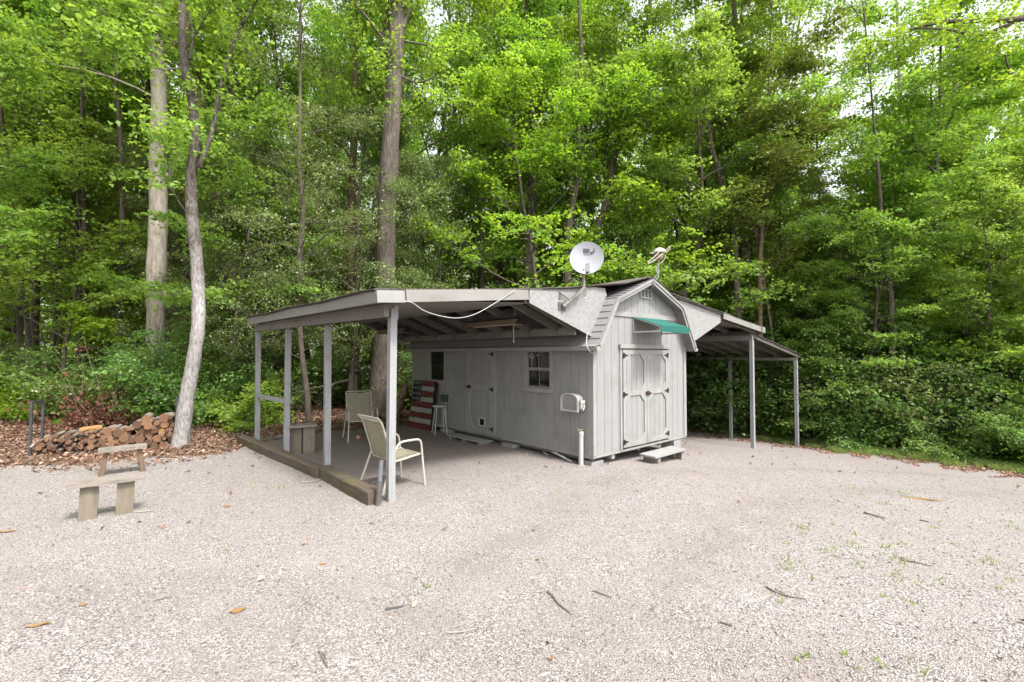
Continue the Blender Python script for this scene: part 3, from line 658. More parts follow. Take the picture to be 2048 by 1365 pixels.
# ---- windows
def window(q, label, muntin):
    t0, t1, z0, z1 = q; w = .085
    mb = MB(); mb.box(-.024, -.001, t0 - w, t0, z0, z1); mb.box(-.024, -.001, t1, t1 + w, z0, z1); mb.box(-.026, -.001, t0 - w, t1 + w, z1 + .001, z1 + .07)
    f = mb.build('window', M['trim'], shed, bev=.002); tag(f, label)
    s_ = MB(); s_.prism([(-.05, t0 - w - .03, z0 - .02), (-.05, t0 - w - .03, z0 - .001), (-.05, t1 + w + .03, z0 - .001), (-.05, t1 + w + .03, z0 - .02), (-.05, t1 + w + .005, z0 - .085), (-.05, t0 - w - .005, z0 - .085)], (.049, 0, 0))
    s_.build('sill', M['trim'], f, bev=.002)
    h = MB(); zm = (z0 + z1) / 2; e = .028
    for za, zb_, x in ((z0, zm, .022), (zm, z1, .008)):
        h.box(x, x + .018, t0 + .001, t0 + e, za, zb_); h.box(x, x + .018, t1 - e, t1 - .001, za, zb_); h.box(x, x + .018, t0 + e, t1 - e, za, za + e); h.box(x, x + .018, t0 + e, t1 - e, zb_ - e, zb_)
        if muntin: h.box(x + .002, x + .014, (t0 + t1) / 2 - .0055, (t0 + t1) / 2 + .0055, za + e, zb_ - e)
    h.build('sash', M['concrete'] if muntin else M['black'], f)
    g = MB(); g.box(.030, .033, t0 + .01, t1 - .01, z0 + .01, zm); g.box(.016, .019, t0 + .01, t1 - .01, zm, z1 - .01); g.build('pane', M['glass'], f)
    return f
window(W1, 'dark plain window near the back of the long wall', False)
wn = window(W2, 'sash window with white bars and a suncatcher', True)
# suncatcher hanging inside the upper pane
scm = MB(); ring = [(.0145, 1.50 + .045 * math.cos(a), 1.80 + .045 * math.sin(a)) for a in np.linspace(0, 6.283, 14)[:-1]]
scm.tube(ring, .007, 6, closed=True); scm.tube([(.0145, 1.455, 1.80), (.0145, 1.545, 1.80)], .004, 5); scm.tube([(.0145, 1.50, 1.845), (.0145, 1.50, 1.88)], .002, 5); scm.tube([(.0145, 1.49, 1.75), (.0145, 1.485, 1.60)], .006, 5)
scm.build('suncatcher', M['offwhite'], wn)
scm = MB(); scm.lathe([(.0, -.02), (.017, 0), (0, .02)], 8, (.0145, 1.345, 1.82)); scm.build('glass_drop', M['offwhite'], wn)

# ---- carport on the long wall side (flares outwards towards the back)
def sflare(t): return .045 * max(t, 0)
def bflare(t): return .058 * max(t, 0)
def sheet(mb, rows, th, mi=0):
    """rows: list of point rows (each same length); thin solid sheet"""
    n = len(rows[0]); P = [p for r in rows for p in r]; k = len(P); Q = [(x, y, z - th) for x, y, z in P]; F = []
    for i in range(len(rows) - 1):
        for j in range(n - 1):
            a, b, c, d = i * n + j, i * n + j + 1, (i + 1) * n + j + 1, (i + 1) * n + j
            F += [(a, b, c, d), (k + d, k + c, k + b, k + a)]
    m_ = len(rows)
    for i in range(m_ - 1):
        for j in (0, n - 1): a, b = i * n + j, (i + 1) * n + j; F.append((a, b, k + b, k + a))
    for i in (0, m_ - 1):
        for j in range(n - 1): a, b = i * n + j, i * n + j + 1; F.append((a, b, k + b, k + a))
    mb.poly(P + Q, F, mi)
def lrow(t, lead):
    """cross-section of the carport roof at distance t; lead pulls the front edge forward near the ridge"""
    out = []
    for s, z, f, l in ((-3.74, 2.605, 1, 0), (-2.6, 2.705, .7, -.02), (-1.4, 2.823, .35, -.04), (-.5, 2.93, .1, -.04), (.1, 3.01, 0, -.02), (.8, 3.12, 0, -.12), (1.45, 3.275, 0, -.21)):
        out.append((s - sflare(t) * f, t + l * lead + (.17 * f if lead else 0) - (.47 * f * (t - .5) / 5.8 if t > .5 else 0), z + .012 * math.sin(s * 5 + t * 2.3)))
    return out
cr = MB(); sheet(cr, [lrow(0.02, 1)] + [lrow(t, 0) for t in np.linspace(.5, SL + .15, 9)], .012)
carport = cr.build('carport_roof', M['roll'], shed); tag(carport, 'low felt roof of the lean-to beside the long wall')
dk = MB(); sheet(dk, [[(x + .02, y + .012, z - .014) for x, y, z in lrow(.03, 1)]] + [[(x + (.02 if i == 0 else 0), y, z - .014) for i, (x, y, z) in enumerate(lrow(t, 0))] for t in np.linspace(.5, SL + .12, 9)], .014)
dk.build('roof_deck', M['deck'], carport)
fa = MB()                                              # fascia boards
def lp(s, t, z): return (s, t, z)
P0 = Vector((-3.70, .20, 2.52)); P1 = Vector((-3.70 - sflare(5.8), 5.8, 2.52))
fa.beam(P0 + (P1 - P0) * 0, P0 + (P1 - P0) * .62, .024, .15); fa.beam(P0 + (P1 - P0) * .6205, P1, .024, .148)
fc_ = MB(); fc_.beam((-3.715, .165, 2.515), (-3.36, .155, 2.54), .024, .145); fc_.build('corner_board', M['trim'], carport, bev=.002)
fa.beam((-3.358, .13, 2.545), (-1.41, .062, 2.722), .024, .15)
fa.build('fascia', M['fascia'], carport, bev=.002)
so_ = MB()                                             # grooved plywood ceiling between beam and the inner header
for k in range(32):
    ta = .16 + k * .19
    tb = min(ta + .184, 6.2)
    if ta > 5.65: break
    P = [(-3.66 - sflare(ta), ta, 2.465), (-3.66 - sflare(tb), tb, 2.465), (-1.42, tb, 2.60), (-1.42, ta, 2.60)]
    so_.poly(P + [(x, y, z + .012) for x, y, z in P], [(0, 1, 2, 3), (7, 6, 5, 4), (0, 4, 5, 1), (1, 5, 6, 2), (2, 6, 7, 3), (3, 7, 4, 0)])
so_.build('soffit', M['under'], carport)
bm_ = MB(); bm_.beam((-3.47, .42, 2.385), (-3.47 - bflare(5.75), 5.8, 2.385), .07, .155); bm_.beam((-1.40, .12, 2.66), (-1.40, 6.15, 2.66), .04, .12); bm_.beam((-.30, .12, 2.225), (-.30, 6.15, 2.225), .04, .13)
bm_.build('beam', M['under'], carport, bev=.003)
for t in (.14, .5, 1.2, 2.0, 2.8, 3.6, 4.4, 5.2, 6.05):
    rf = MB(); rf.beam((-1.385, t, 2.665), (-.28, t, 2.265), .04, .12, up=(0, 0, 1)); rf.build('rafter', M['rafter'], carport, bev=.002)
ob_ = MB(); ob_.prism([(-1.395, .05, 2.805), (-1.395, .05, 2.605), (.0, .05, 2.15), (.03, .05, 2.15), (.445, .05, 2.87), (.40, .05, 2.985), (.05, .05, 2.975)], (0, .014, 0))
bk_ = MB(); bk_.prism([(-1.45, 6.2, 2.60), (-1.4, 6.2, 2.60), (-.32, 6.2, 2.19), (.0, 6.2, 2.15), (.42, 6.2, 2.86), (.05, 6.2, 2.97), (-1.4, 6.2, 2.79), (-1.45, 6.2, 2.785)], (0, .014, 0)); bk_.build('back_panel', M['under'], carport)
tag(ob_.build('end_panel', M['osb'], carport), 'flaky painted strand board filling the gable end')
ed = MB(); ed.beam((-1.40, .036, 2.60), (0.0, .036, 2.147), .03, .02); ed.build('panel_edge', M['trim'], carport)
POST_L = [(776, 1004), (650, 942), (568.5, 912.5), (511, 888)]
for k, p in enumerate(POST_L):
    g = grd(*p); s_, t_2 = ST(g.x, g.y); s_ += .03
    mb = MB(); w = .045
    wz = 2.46 if k == 0 else 2.31
    lean = .012 * (-1) ** k
    mb.prism([(s_ - w, t_2 - w, g.z - .02), (s_ + w, t_2 - w, g.z - .02), (s_ + w, t_2 + w, g.z - .02), (s_ - w, t_2 + w, g.z - .02)], (lean, 0, (2.305 - g.z + .02)))
    if k == 0: mb.box(s_ + .01, s_ + .055 + lean, t_2 - .052, t_2 - .0455, 2.28, 2.462); mb.box(s_ - .03, s_ + .03, t_2 - .052, t_2 - .0455, 2.19, 2.42)
    po = mb.build('post', M['post'], carport, bev=.004)
a = grd(568.5, 912.5); b = grd(511, 888); sa_, ta_ = ST(a.x, a.y); sb_, tb_ = ST(b.x, b.y)
mb = MB(); mb.beam((sa_ + .03, ta_ + .05, .985), (sb_ + .03, tb_ - .05, .985), .04, .085, up=(0, 0, 1)); mb.build('rail', M['post'], carport, bev=.003)

# ---- carport on the far side: upper bay, then a lower roof stepping down the slope
def rrow(t, a, b, n, z0, z1): return [(a + (b - a) * i / n, t, z0 + (z1 - z0) * i / n + .01 * math.sin(i * 2 + t)) for i in range(n + 1)]
c3 = MB(); sheet(c3, [[(1.57, T0 - .03, 3.285)] + rrow(-.13, 2.2, 6.98, 8, 3.06, 2.535)] + [[(1.57, t, 3.285)] + rrow(t, 2.2, 6.98, 8, 3.06, 2.535) for t in np.linspace(.4, 6.1, 6)], .012)
car2 = c3.build('carport_roof', M['roll'], shed); tag(car2, 'upper roof of the carport beyond the gable front')
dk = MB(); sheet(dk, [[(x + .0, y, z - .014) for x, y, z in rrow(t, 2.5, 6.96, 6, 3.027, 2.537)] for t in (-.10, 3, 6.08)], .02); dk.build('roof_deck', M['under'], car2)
fa = MB(); fa.beam((4.575, -.115, 2.72), (6.73, -.115, 2.487), .024, .13); fa.beam((6.955, -.10, 2.46), (6.955, 6.0, 2.46), .022, .14); fa.beam((6.74, -.14, 2.487), (6.93, -.14, 2.466), .03, .15); fa.build('fascia', M['fascia'], car2, bev=.002)
ob_ = MB(); ob_.prism([(2.72, .05, 2.96), (2.72, .05, 2.70), (2.995, .05, 2.13), (3.30, .05, 2.12), (3.46, .05, 2.165), (4.6, .05, 2.585), (4.6, .05, 2.755), (3.0, .05, 2.93)], (0, -.10, 0))
tag(ob_.build('end_panel', M['osb'], car2), 'strand board panel beside the gable of the far carport')
b2 = MB(); b2.beam((6.45, -.02, 2.262), (6.45, 6.0, 2.262), .07, .135); b2.beam((9.75, -.02, 1.68), (9.75, 6.0, 1.68), .07, .09); b2.build('beam', M['under'], car2, bev=.003)
for t in np.arange(.02, 6.1, .61):
    rf = MB(); rf.beam((3.2, t, 2.83), (6.72, t, 2.425), .04, .10); rf.build('rafter', M['rafter'], car2, bev=.002)
low = MB(); sheet(low, [rrow(t, 6.40, 10.45, 10, 2.43, 1.80) for t in np.linspace(.02, 6.1, 7)], .012); lo_ = low.build('carport_roof', M['roll'], shed); tag(lo_, 'lower sloping roof of the far carport')
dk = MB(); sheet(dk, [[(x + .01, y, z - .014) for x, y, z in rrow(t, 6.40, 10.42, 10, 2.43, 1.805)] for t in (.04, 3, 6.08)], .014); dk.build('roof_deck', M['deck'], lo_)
for t in np.arange(.08, 6.1, .5):
    rf = MB(); rf.beam((6.5, t, 2.345), (10.35, t, 1.745), .04, .09); rf.build('rafter', M['rafter'], lo_, bev=.002)
for s, t, zt, par in ((6.45, .01, 2.195, car2), (6.45, 3.0, 2.195, car2), (6.45, 5.9, 2.195, car2), (9.75, .02, 1.635, lo_), (9.75, 2.0, 1.635, lo_), (9.75, 4.0, 1.635, lo_), (9.75, 5.9, 1.635, lo_)):
    x, y = W(s, t); z = gz(x, y) - .05
    mb = MB(); w = .045; mb.prism([(s - w, t - w, z), (s + w, t - w, z), (s + w, t + w, z), (s - w, t + w, z)], (0, 0, zt - z)); mb.build('post', M['post'], par, bev=.004)
# ================================================================== THINGS ON AND AROUND THE SHED
def sthing(name, s, t, z, label, cat, group=None):
    x, y = W(s, t); return empty(name, (x, y, z), SA, label, cat, group)
def gthing(name, p, rz, label, cat, group=None): return empty(name, p, rz, label, cat, group)

# ---- satellite dish bolted to the strand board
t = sthing('satellite_dish', -.70, .05, 2.60, 'white round satellite dish on a bent mast above the carport', 'satellite dish')
b = MB(); b.box(-.09, .09, -.014, -.001, -.07, .06); b.tube([(-.02, -.03, -.01), (.03, -.05, 0)], .04, 10); b.beam((-.05, -.02, .2), (.13, -.045, .10), .012, .02); b.box(-.07, -.03, -.012, -.001, .10, .24)
b.build('foot', M['darksteel'], t, bev=.003)
b = MB(); b.tube(bez([(0, -.05, .0), (.19, -.09, .14), (.36, -.11, .275), (.395, -.112, .34), (.40, -.112, .42), (.40, -.11, .62)], 6), .026, 12); b.build('mast', M['under'], t, smooth=True)
dc = Vector((.42, -.16, .80)); fwd = Vector((-.74, -.66, .12)).normalized()      # where the dish faces (towards the yard)
xr = fwd.cross(Vector((0, 0, 1))).normalized() * -1; up = xr.cross(fwd) * 1
if up.z < 0: up = -up
def dp(a, b_, d): return dc + xr * a + up * b_ + fwd * d
RD = .272; pts = []; fs = []; nr, na = 8, 40
for side_ in (0, 1):
    for i in range(nr + 1):
        r = RD * i / nr
        for k in range(na): a = 2 * math.pi * k / na; pts.append(dp(r * math.cos(a), r * math.sin(a), .055 * (r / RD) ** 2 - .055 - .008 * side_))
for side_ in (0, 1):
    o_0 = side_ * (nr + 1) * na
    for i in range(nr):
        for k in range(na): q = (o_0 + i * na + k, o_0 + i * na + (k + 1) % na, o_0 + (i + 1) * na + (k + 1) % na, o_0 + (i + 1) * na + k); fs.append(q if side_ == 0 else q[::-1])
fs += [(nr * na + k, nr * na + (k + 1) % na, (2 * nr + 1) * na + (k + 1) % na, (2 * nr + 1) * na + k) for k in range(na)]
b = MB(); b.poly(pts, fs); refl = b.build('reflector', M['dish'], t, smooth=True)
# printed emblem: a block letter D cut by a swoosh, with small lettering below
def surf_d(x, y): r2 = (x * x + y * y) / RD ** 2; return .055 * r2 - .055 + .0025
def patch(mb, poly):
    mb.poly([dp(x, y, surf_d(x, y)) for x, y in poly], [tuple(range(len(poly)))])
lg = MB(); ox, oy = -.058, .09
arc = lambda cx, cy_, r, a0, a1, n=8: [(cx + r * math.cos(R(a0 + (a1 - a0) * i / n)), cy_ + r * math.sin(R(a0 + (a1 - a0) * i / n))) for i in range(n + 1)]
patch(lg, [(ox, oy), (ox + .075, oy)] + arc(ox + .075, oy + .037, .037, -90, 90) + [(ox, oy + .074)])
for k in range(8):
    a0, a1 = -78 + 20 * k, -58 + 20 * k
    lg.poly([dp(x, y, surf_d(x, y)) for x, y in (arc(ox + .075, oy + .037, .052, a0, a1, 1) + arc(ox + .088, oy + .037, .085 - .004 * k, a1 * .8, a0 * .8, 1))], [(0, 1, 2, 3)]) if k in (1, 2) else None
patch(lg, [(ox + .105, oy), (ox + .185, oy), (ox + .185, oy + .074), (ox + .172, oy + .074), (ox + .17, oy + .05), (ox + .155, oy + .025), (ox + .13, oy + .008)])
lg.build('emblem', M['logo'], refl)
fc = bpy.data.curves.new('lettering', 'FONT'); fc.body = 'DIRECTV'; fc.size = .034; fc.space_character = 1.15; fc.align_x = 'CENTER'; fc.extrude = .0006
tf = bpy.data.objects.new('lettering_curve', fc); COL.objects.link(tf); dg = bpy.context.evaluated_depsgraph_get()
me = bpy.data.meshes.new_from_object(tf.evaluated_get(dg)); bpy.data.objects.remove(tf); me.materials.clear(); me.materials.append(M['logo']); me.name = 'lettering'
for v_ in me.vertices: v_.co = dp(v_.co.x + .035, v_.co.y + .055, surf_d(v_.co.x + .035, v_.co.y + .055) + v_.co.z + .001)
me.update(); link('lettering', me, refl)
b = MB(); b.tube([dp(.0, -.265, .0), dp(0, -.30, .13), dp(0, -.335, .30)], .016, 8); b.build('feed_arm', M['under'], t, smooth=True)
b = MB(); b.prism([dp(x, y, .27) for x, y in ((-.032, -.345), (.032, -.345), (.032, -.215), (.025, -.205), (-.025, -.205), (-.032, -.215))], fwd * .08); b.build('receiver', M['concrete'], t, bev=.006)
b = MB(); b.tube(bez([(.38, -.13, .36), (.44, -.15, .26), (.43, -.15, .17), (.36, -.14, .14), (.33, -.13, .2), (.36, -.12, .30), (.40, -.10, .34)], 6), .006, 6); b.build('cable', M['wire'], t)

# ---- amplified aerial on the ridge
t = sthing('roof_antenna', 1.52, -.20, 3.24, 'cream loop antenna on a bent pole at the roof peak', 'antenna'); t.rotation_euler = (0, 0, 0)
def ap(px, py, y=0.0): return ((px - 1309) * .0096, y, (556 - py) * .0096)
b = MB(); b.tube(bez([ap(1305, 566, -.03), ap(1309, 557, -.03), ap(1316, 547, -.02), ap(1318.5, 540), ap(1318.5, 522)], 5), .014, 8); b.box(-.05, .03, -.03, .02, -.11, -.03); b.build('pole', M['steel'], t)
c_ = ap(1319, 509); b = MB(); b.lathe([(.0, -.105), (.05, -.10), (.08, -.07), (.09, -.02), (.092, .0), (.0, .0)], 18, c_); b.build('amplifier', M['lampshade'], t, smooth=True)
c_ = ap(1321, 506.5); b = MB(); b.lathe([(.0, 0), (.105, .0), (.125, .014), (.11, .05), (.075, .085), (.03, .105), (0, .11)], 20, c_); b.prism([ap(1301, 507, -.03), ap(1313, 508, -.06), ap(1317, 502, -.03), ap(1311, 503, .0)], (0, .06, .006)); b.build('housing', M['offwhite'], t, smooth=True)
b = MB(); b.tube(bez([ap(1318, 505, -.11), ap(1307, 516, -.13), ap(1296, 525, -.14), ap(1295, 528, -.14), ap(1298, 528.5, -.14), ap(1312, 519, -.13), ap(1324, 509, -.10)], 5), .009, 7)
b.tube(bez([ap(1328, 505), ap(1334, 500), ap(1340, 494), ap(1341.5, 496), ap(1339, 500), ap(1334, 505), ap(1327, 507)], 5), .009, 7); b.build('loop', M['offwhite'], t, smooth=True)
b = MB(); b.tube(bez([ap(1331, 512, -.05), ap(1329, 519, -.05), ap(1320, 528, -.05), ap(1313, 535, -.05), ap(1314, 542, -.05), ap(1317, 548, -.05), ap(1315, 555, -.06), ap(1309, 562, -.06)], 6), .007, 6); b.tube(bez([ap(1308, 563, -.06), ap(1307, 573, .0), ap(1302, 581, .2)], 6), .005, 6); b.build('cable', M['wire'], t)

# ---- green awning over the double doors
t = sthing('door_awning', 1.13, -.003, 2.23, 'small green cloth awning over the grey double doors', 'awning')
AW, AD = .985, .575
b = MB()
pr = [(0, -.005, .29), (0, -AD, .105), (0, -AD, .0)]
for (a, b_) in ((0, 1), (1, 2)):
    P = [pr[a], pr[b_]]; b.poly([(0, P[0][1], P[0][2]), (AW, P[0][1], P[0][2]), (AW, P[1][1], P[1][2]), (0, P[1][1], P[1][2])], [(0, 1, 2, 3)])
cl = b.build('awning_cloth', M['green_cloth'], t); md = cl.modifiers.new('thick', 'SOLIDIFY'); md.thickness = .006
b = MB()
for x in (.012, AW - .012):
    b.tube([(x, -.01, .28), (x, -AD + .012, .095), (x, -AD + .012, .012)], .011, 8); b.tube([(x, -AD + .012, .012), (x, -.01, .012)], .014, 8); b.tube([(x, -.012, .28), (x, -.012, -.01)], .010, 8)
b.tube([(.012, -AD + .012, .012), (AW - .012, -AD + .012, .012)], .011, 8); b.build('frame', M['white'], t)

# ---- hose hanger on the wall, near the corner
t = sthing('hose_reel_box', -.003, .385, 1.02, 'white round-topped plastic hose box fixed to the shaded wall', 'hose box')
def dsh(w, h0, h1, n=12): return [(-w, h0)] + [(w * math.cos(a) * -1 if 0 else -w * math.cos(math.pi * k / n), h1 + (.10) * math.sin(math.pi * k / n)) for k, a in ((k, 0) for k in range(n + 1))] + [(w, h0)]
b = MB(); b.prism([(0, y, z) for y, z in dsh(.19, -.135, .05)], (-.15, 0, 0)); body = b.build('body', M['paint'], t, bev=.012)
b = MB(); o1 = dsh(.20, -.15, .062); i1 = dsh(.165, -.15, .045)
for i in range(len(o1) - 1):
    b.poly([(-.151, *o1[i]), (-.151, *o1[i + 1]), (-.151, *i1[i + 1]), (-.151, *i1[i]), (-.17, *o1[i]), (-.17, *o1[i + 1]), (-.17, *i1[i + 1]), (-.17, *i1[i])], [(3, 2, 1, 0), (4, 5, 6, 7), (0, 1, 5, 4), (2, 3, 7, 6)])
b.prism([(-.151, -.20, -.15), (-.151, .20, -.15), (-.151, .19, -.12), (-.151, -.19, -.12)], (-.022, 0, 0)); b.tube([(-.152, *q) for q in dsh(.15, .02, .03)[1:-1]], .004, 6); b.build('rim', M['white'], t, bev=.003)
b = MB(); b.box(-.13, -.03, -.235, -.1905, -.09, .03); b.box(-.15, -.04, -.25, -.225, .0, .05); b.tube([(-.08, -.24, -.04), (-.08, -.275, -.04), (-.13, -.275, -.11)], .012, 8); b.build('crank', M['white'], t, bev=.006)

# ---- small green junction box and its conduit
t = sthing('junction_box', -.003, 4.46, .79, 'small green electrical box mounted low on the dark wall', 'electrical box')
b = MB(); b.box(-.09, 0, -.12, .12, -.08, .08); b.build('box', M['boxgreen'], t, bev=.006)
b = MB(); b.box(-.095, -.0905, -.105, .105, -.065, .065); b.build('cover', M['boxgreen'], t, bev=.002)
b = MB(); b.tube([(-.02, -.02, -.081), (-.02, -.02, -.55)], .014, 8); b.tube([(-.012, -.14, .06), (-.012, -.14, -.30)], .008, 8); b.build('conduit', M['wire'], t)

# ---- painted pallet flag leaning on the wall
t = sthing('pallet_flag', -.30, 5.22, .0, 'wooden pallet painted as a red and white striped flag, leaning on the wall', 'pallet flag')
t.location.z = gz(t.location.x, t.location.y)
tilt = Matrix.Rotation(R(7), 3, 'Y'); yaw = Matrix.Rotation(R(4), 3, 'Z'); QF = yaw @ tilt
def fpt(x, y, z): return QF @ Vector((x, y, z))
HW, HH = .455, 1.19
def fbox(mb, x0, x1, y0, y1, z0, z1, mi=0):
    p = [fpt(x, y, z) for z in (z0, z1) for y in (y0, y1) for x in (x0, x1)]
    mb.poly(p, [(0, 2, 3, 1), (4, 5, 7, 6), (0, 1, 5, 4), (2, 6, 7, 3), (0, 4, 6, 2), (1, 3, 7, 5)], mi)
b = MB()
for y in (-HW + .001, -.02, HW - .045): fbox(b, .0, .09, y, y + .044, 0, HH)
for z in (.03, .5, 1.08): fbox(b, .0905, .105, -HW, HW, z, z + .09)
b.build('pallet_frame', M['navy'], t)
pitch = HH / 9
for k in range(9):
    z1 = HH - k * pitch; z0 = z1 - pitch + .016; top = k < 4
    b = MB(); fbox(b, -.018, -.0005, -HW, (.045 if top else HW), z0, z1)
    b.build('stripe_board', M['red'] if k % 2 == 0 else M['whiteboard'], t)
    if top:
        b = MB(); fbox(b, -.018, -.0005, .047, HW, z0, z1); cb = b.build('canton_board', M['navy'], t)
        st_ = MB()
        for j in range(5):
            y = .095 + j * .077; zc = (z0 + z1) / 2; P = []
            for q in range(10): r_ = .045 if q % 2 == 0 else .019; a = math.pi / 2 + q * math.pi / 5; P.append(fpt(-.0195, y - r_ * math.cos(a) * .62, zc + r_ * math.sin(a)))
            st_.poly(P, [tuple(range(10))])
        st_.build('star', M['whiteboard'], cb)
# ---- white metal stool
g = grd(879, 868); t = gthing('bar_stool', g, .4, 'white metal bar stool in front of the striped pallet flag', 'stool')
b = MB(); b.lathe([(0, .625), (.15, .625), (.165, .635), (.165, .655), (.15, .668), (0, .668)], 24); b.build('seat', M['white'], t, smooth=True)
b = MB(); b.tube([(.155 * math.cos(a), .155 * math.sin(a), .2) for a in np.linspace(0, 2 * math.pi, 21)[:-1]], .008, 6, closed=True); b.build('ring', M['white'], t)
for k in range(4):
    a = math.pi / 4 + k * math.pi / 2; b = MB(); b.tube([(.12 * math.cos(a), .12 * math.sin(a), .63), (.205 * math.cos(a), .205 * math.sin(a), .0)], .012, 8); b.build('leg', M['white'], t)

# ---- sling chairs
def sling_chair(p, rz, label, fabric_label=None):
    t = gthing('patio_chair', p, rz, label, 'patio chair', 'sling patio chairs under the carport')   # faces local +x
    HWc = .265
    side_pts = [(-.40, 1.0), (-.36, .955), (-.33, .90), (-.25, .66), (-.18, .44), (-.14, .40), (-.05, .405), (.15, .43), (.27, .44), (.295, .425)]
    b = MB()
    for sy in (-1, 1): b.tube(bez([(x, sy * HWc, z) for x, z in side_pts], 5), .014, 8)
    for x, z in ((-.40, 1.0), (-.365, .955), (-.165, .405), (.295, .425)): b.tube([(x, -HWc, z), (x, HWc, z)], .0125, 8)
    b.build('seat_frame', M['offwhite'], t, smooth=True)
    for sy in (-1, 1):
        y = sy * (HWc + .028); b = MB()
        b.tube(bez([(-.36, y + sy * .03, 0), (-.27, y + sy * .01, .24), (-.19, y, .46), (-.125, y, .60), (-.07, y, .645), (.0, y, .655), (.16, y, .655), (.225, y, .64), (.255, y, .58), (.275, y, .40), (.31, y + sy * .02, .0)], 6), .0155, 8)
        b.tube([(-.19, y, .46), (-.19, sy * HWc, .455)], .012, 6); b.tube([(.268, y + sy * .02, .435), (.268, sy * HWc, .435)], .012, 6)
        tag(b.build('arm_frame', M['offwhite'], t, smooth=True), None)
    cp = bez([(x, 0, z) for x, z in side_pts[1:-1]], 5); b = MB(); n = len(cp); P = []
    for c in cp:
        for k in range(7): y = -HWc + 2 * HWc * k / 6; P.append((c.x + .0, y, c.z - .018 * (1 - (k / 3 - 1) ** 2)))
    F = [(i * 7 + k, i * 7 + k + 1, (i + 1) * 7 + k + 1, (i + 1) * 7 + k) for i in range(n - 1) for k in range(6)]
    b.poly(P, F); sl = b.build('sling', M['sling'], t, smooth=True); md = sl.modifiers.new('thick', 'SOLIDIFY'); md.thickness = .004
    return t
sling_chair(Vector((-1.66, 6.44, gz(-1.66, 6.44))), R(45), 'tan sling patio chair partly behind the nearest carport post, rust streaks on its legs')
g2 = grd(722, 878); sling_chair(Vector((g2.x, g2.y, g2.z)), R(-62), 'tan sling patio chair far under the carport by the big tree')

# ---- hanging shop lights
def shop_light(s, t0, t1, z, ztop, label, cord):
    L = t1 - t0; t = sthing('shop_light', s, (t0 + t1) / 2, z, label, 'shop light', 'shop lights hung under the carport')
    b = MB(); pr = [(-.11, -.05), (-.105, -.05), (-.04, .03), (.04, .03), (.105, -.05), (.11, -.05), (.045, .038), (-.045, .038)]
    b.prism([(x, -L / 2, z_) for x, z_ in pr], (0, L, 0)); b.build('reflector', M['lampshade'], t)
    b = MB()
    for y in (-L / 2 - .004, L / 2): b.prism([(-.115, y, -.052), (.115, y, -.052), (.055, y, .045), (-.055, y, .045)], (0, .004, 0))
    b.box(-.035, .035, -L / 2 + .01, L / 2 - .01, .0385, .07); b.build('end_cap', M['black'], t)
    b = MB()
    for y in (-L / 2 + .12, L / 2 - .12):
        b.tube([(-.04, y, .07), (0, y + .01, .17), (.0, y, ztop - z)], .004, 5); b.tube([(.04, y, .07), (0, y + .01, .17)], .004, 5)
    b.build('chain', M['wire'], t)
    for x in (-.03, .03):
        b = MB(); b.tube([(x, -L / 2 + .02, -.012), (x, L / 2 - .02, -.012)], .013, 8); b.build('tube_lamp', M['white'], t, smooth=True)
    if cord:
        b = MB(); b.tube([(.0, -L / 2 + .16, -.05), (.002, -L / 2 + .16, -.31)], .005, 5); b.lathe([(0, 0), (.012, .004), (.008, .04), (0, .045)], 8, (.002, -L / 2 + .16, -.35)); b.lathe([(0, 0), (.009, .004), (.009, .02), (0, .025)], 8, (.001, -L / 2 + .16, -.16)); b.build('pull_cord', M['white'], t)
shop_light(-1.0, .70, 2.15, 2.385, 2.70, 'long hanging shop light with a pull cord near the strand board', True)
shop_light(-1.0, 4.55, 5.95, 2.395, 2.68, 'dark shop light hanging deep in the carport behind the nearest post', False)
# ---- loose cables
b = MB(); b.tube(bez([(-3.40, .12, 2.475), (-3.30, .10, 2.47), (-3.09, .09, 2.365), (-2.72, .07, 2.31), (-2.40, .07, 2.37), (-2.05, .06, 2.545), (-1.69, .035, 2.765)], 8), .0055, 6)
tag(b.build('slack_cable', M['wire'], None), 'slack white cable looping below the front fascia of the carport', 'cable'); bpy.data.objects['slack_cable'].matrix_world = Matrix.Translation((C2[0], C2[1], 0)) @ Matrix.Rotation(SA, 4, 'Z')
b = MB(); b.tube(bez([(-.10, .03, 2.20), (-.16, -.0, 2.10), (-.20, -.03, 2.0), (-.19, -.06, 1.92), (-.12, -.07, 1.865), (-.04, -.07, 1.88), (.0, -.06, 1.92)], 6), .009, 6)
tag(b.build('hooked_cable', M['wire'], None), 'short white cable end hooking down beside the shed eave', 'cable'); bpy.data.objects['hooked_cable'].matrix_world = Matrix.Translation((C2[0], C2[1], 0)) @ Matrix.Rotation(SA, 4, 'Z')
# ---- standpipe with a tap
g = grd(1162, 931); t = gthing('standpipe', g, SA, 'grey plastic standpipe with brass taps beside the shed corner', 'water pipe')
b = MB(); b.tube([(0, 0, -.05), (.004, 0, .55)], .042, 14); b.build('pipe', M['white'], t, smooth=True)
b = MB(); b.lathe([(.046, .50), (.048, .50), (.048, .555), (.03, .565), (0, .565)], 14, (.004, 0, 0)); b.build('cap', M['white'], t, smooth=True)
b = MB(); b.tube([(-.09, 0, .59), (.09, 0, .59)], .02, 8); b.tube([(0, 0, .56), (0, 0, .60)], .02, 8); b.lathe([(0, 0), (.03, 0), (.03, .012), (0, .012)], 8, (-.09, 0, .62)); b.tube([(-.09, 0, .59), (-.09, 0, .63)], .012, 6); b.lathe([(0, 0), (.035, 0), (.035, .012), (0, .012)], 8, (.09, 0, .615)); b.tube([(.09, 0, .59), (.105, 0, .54)], .016, 8)
b.build('tap', surf('brass_tap', (.30, .20, .12), (.5, .46, .40), (20, 20, 20), .4, 0, metal=.5), t)
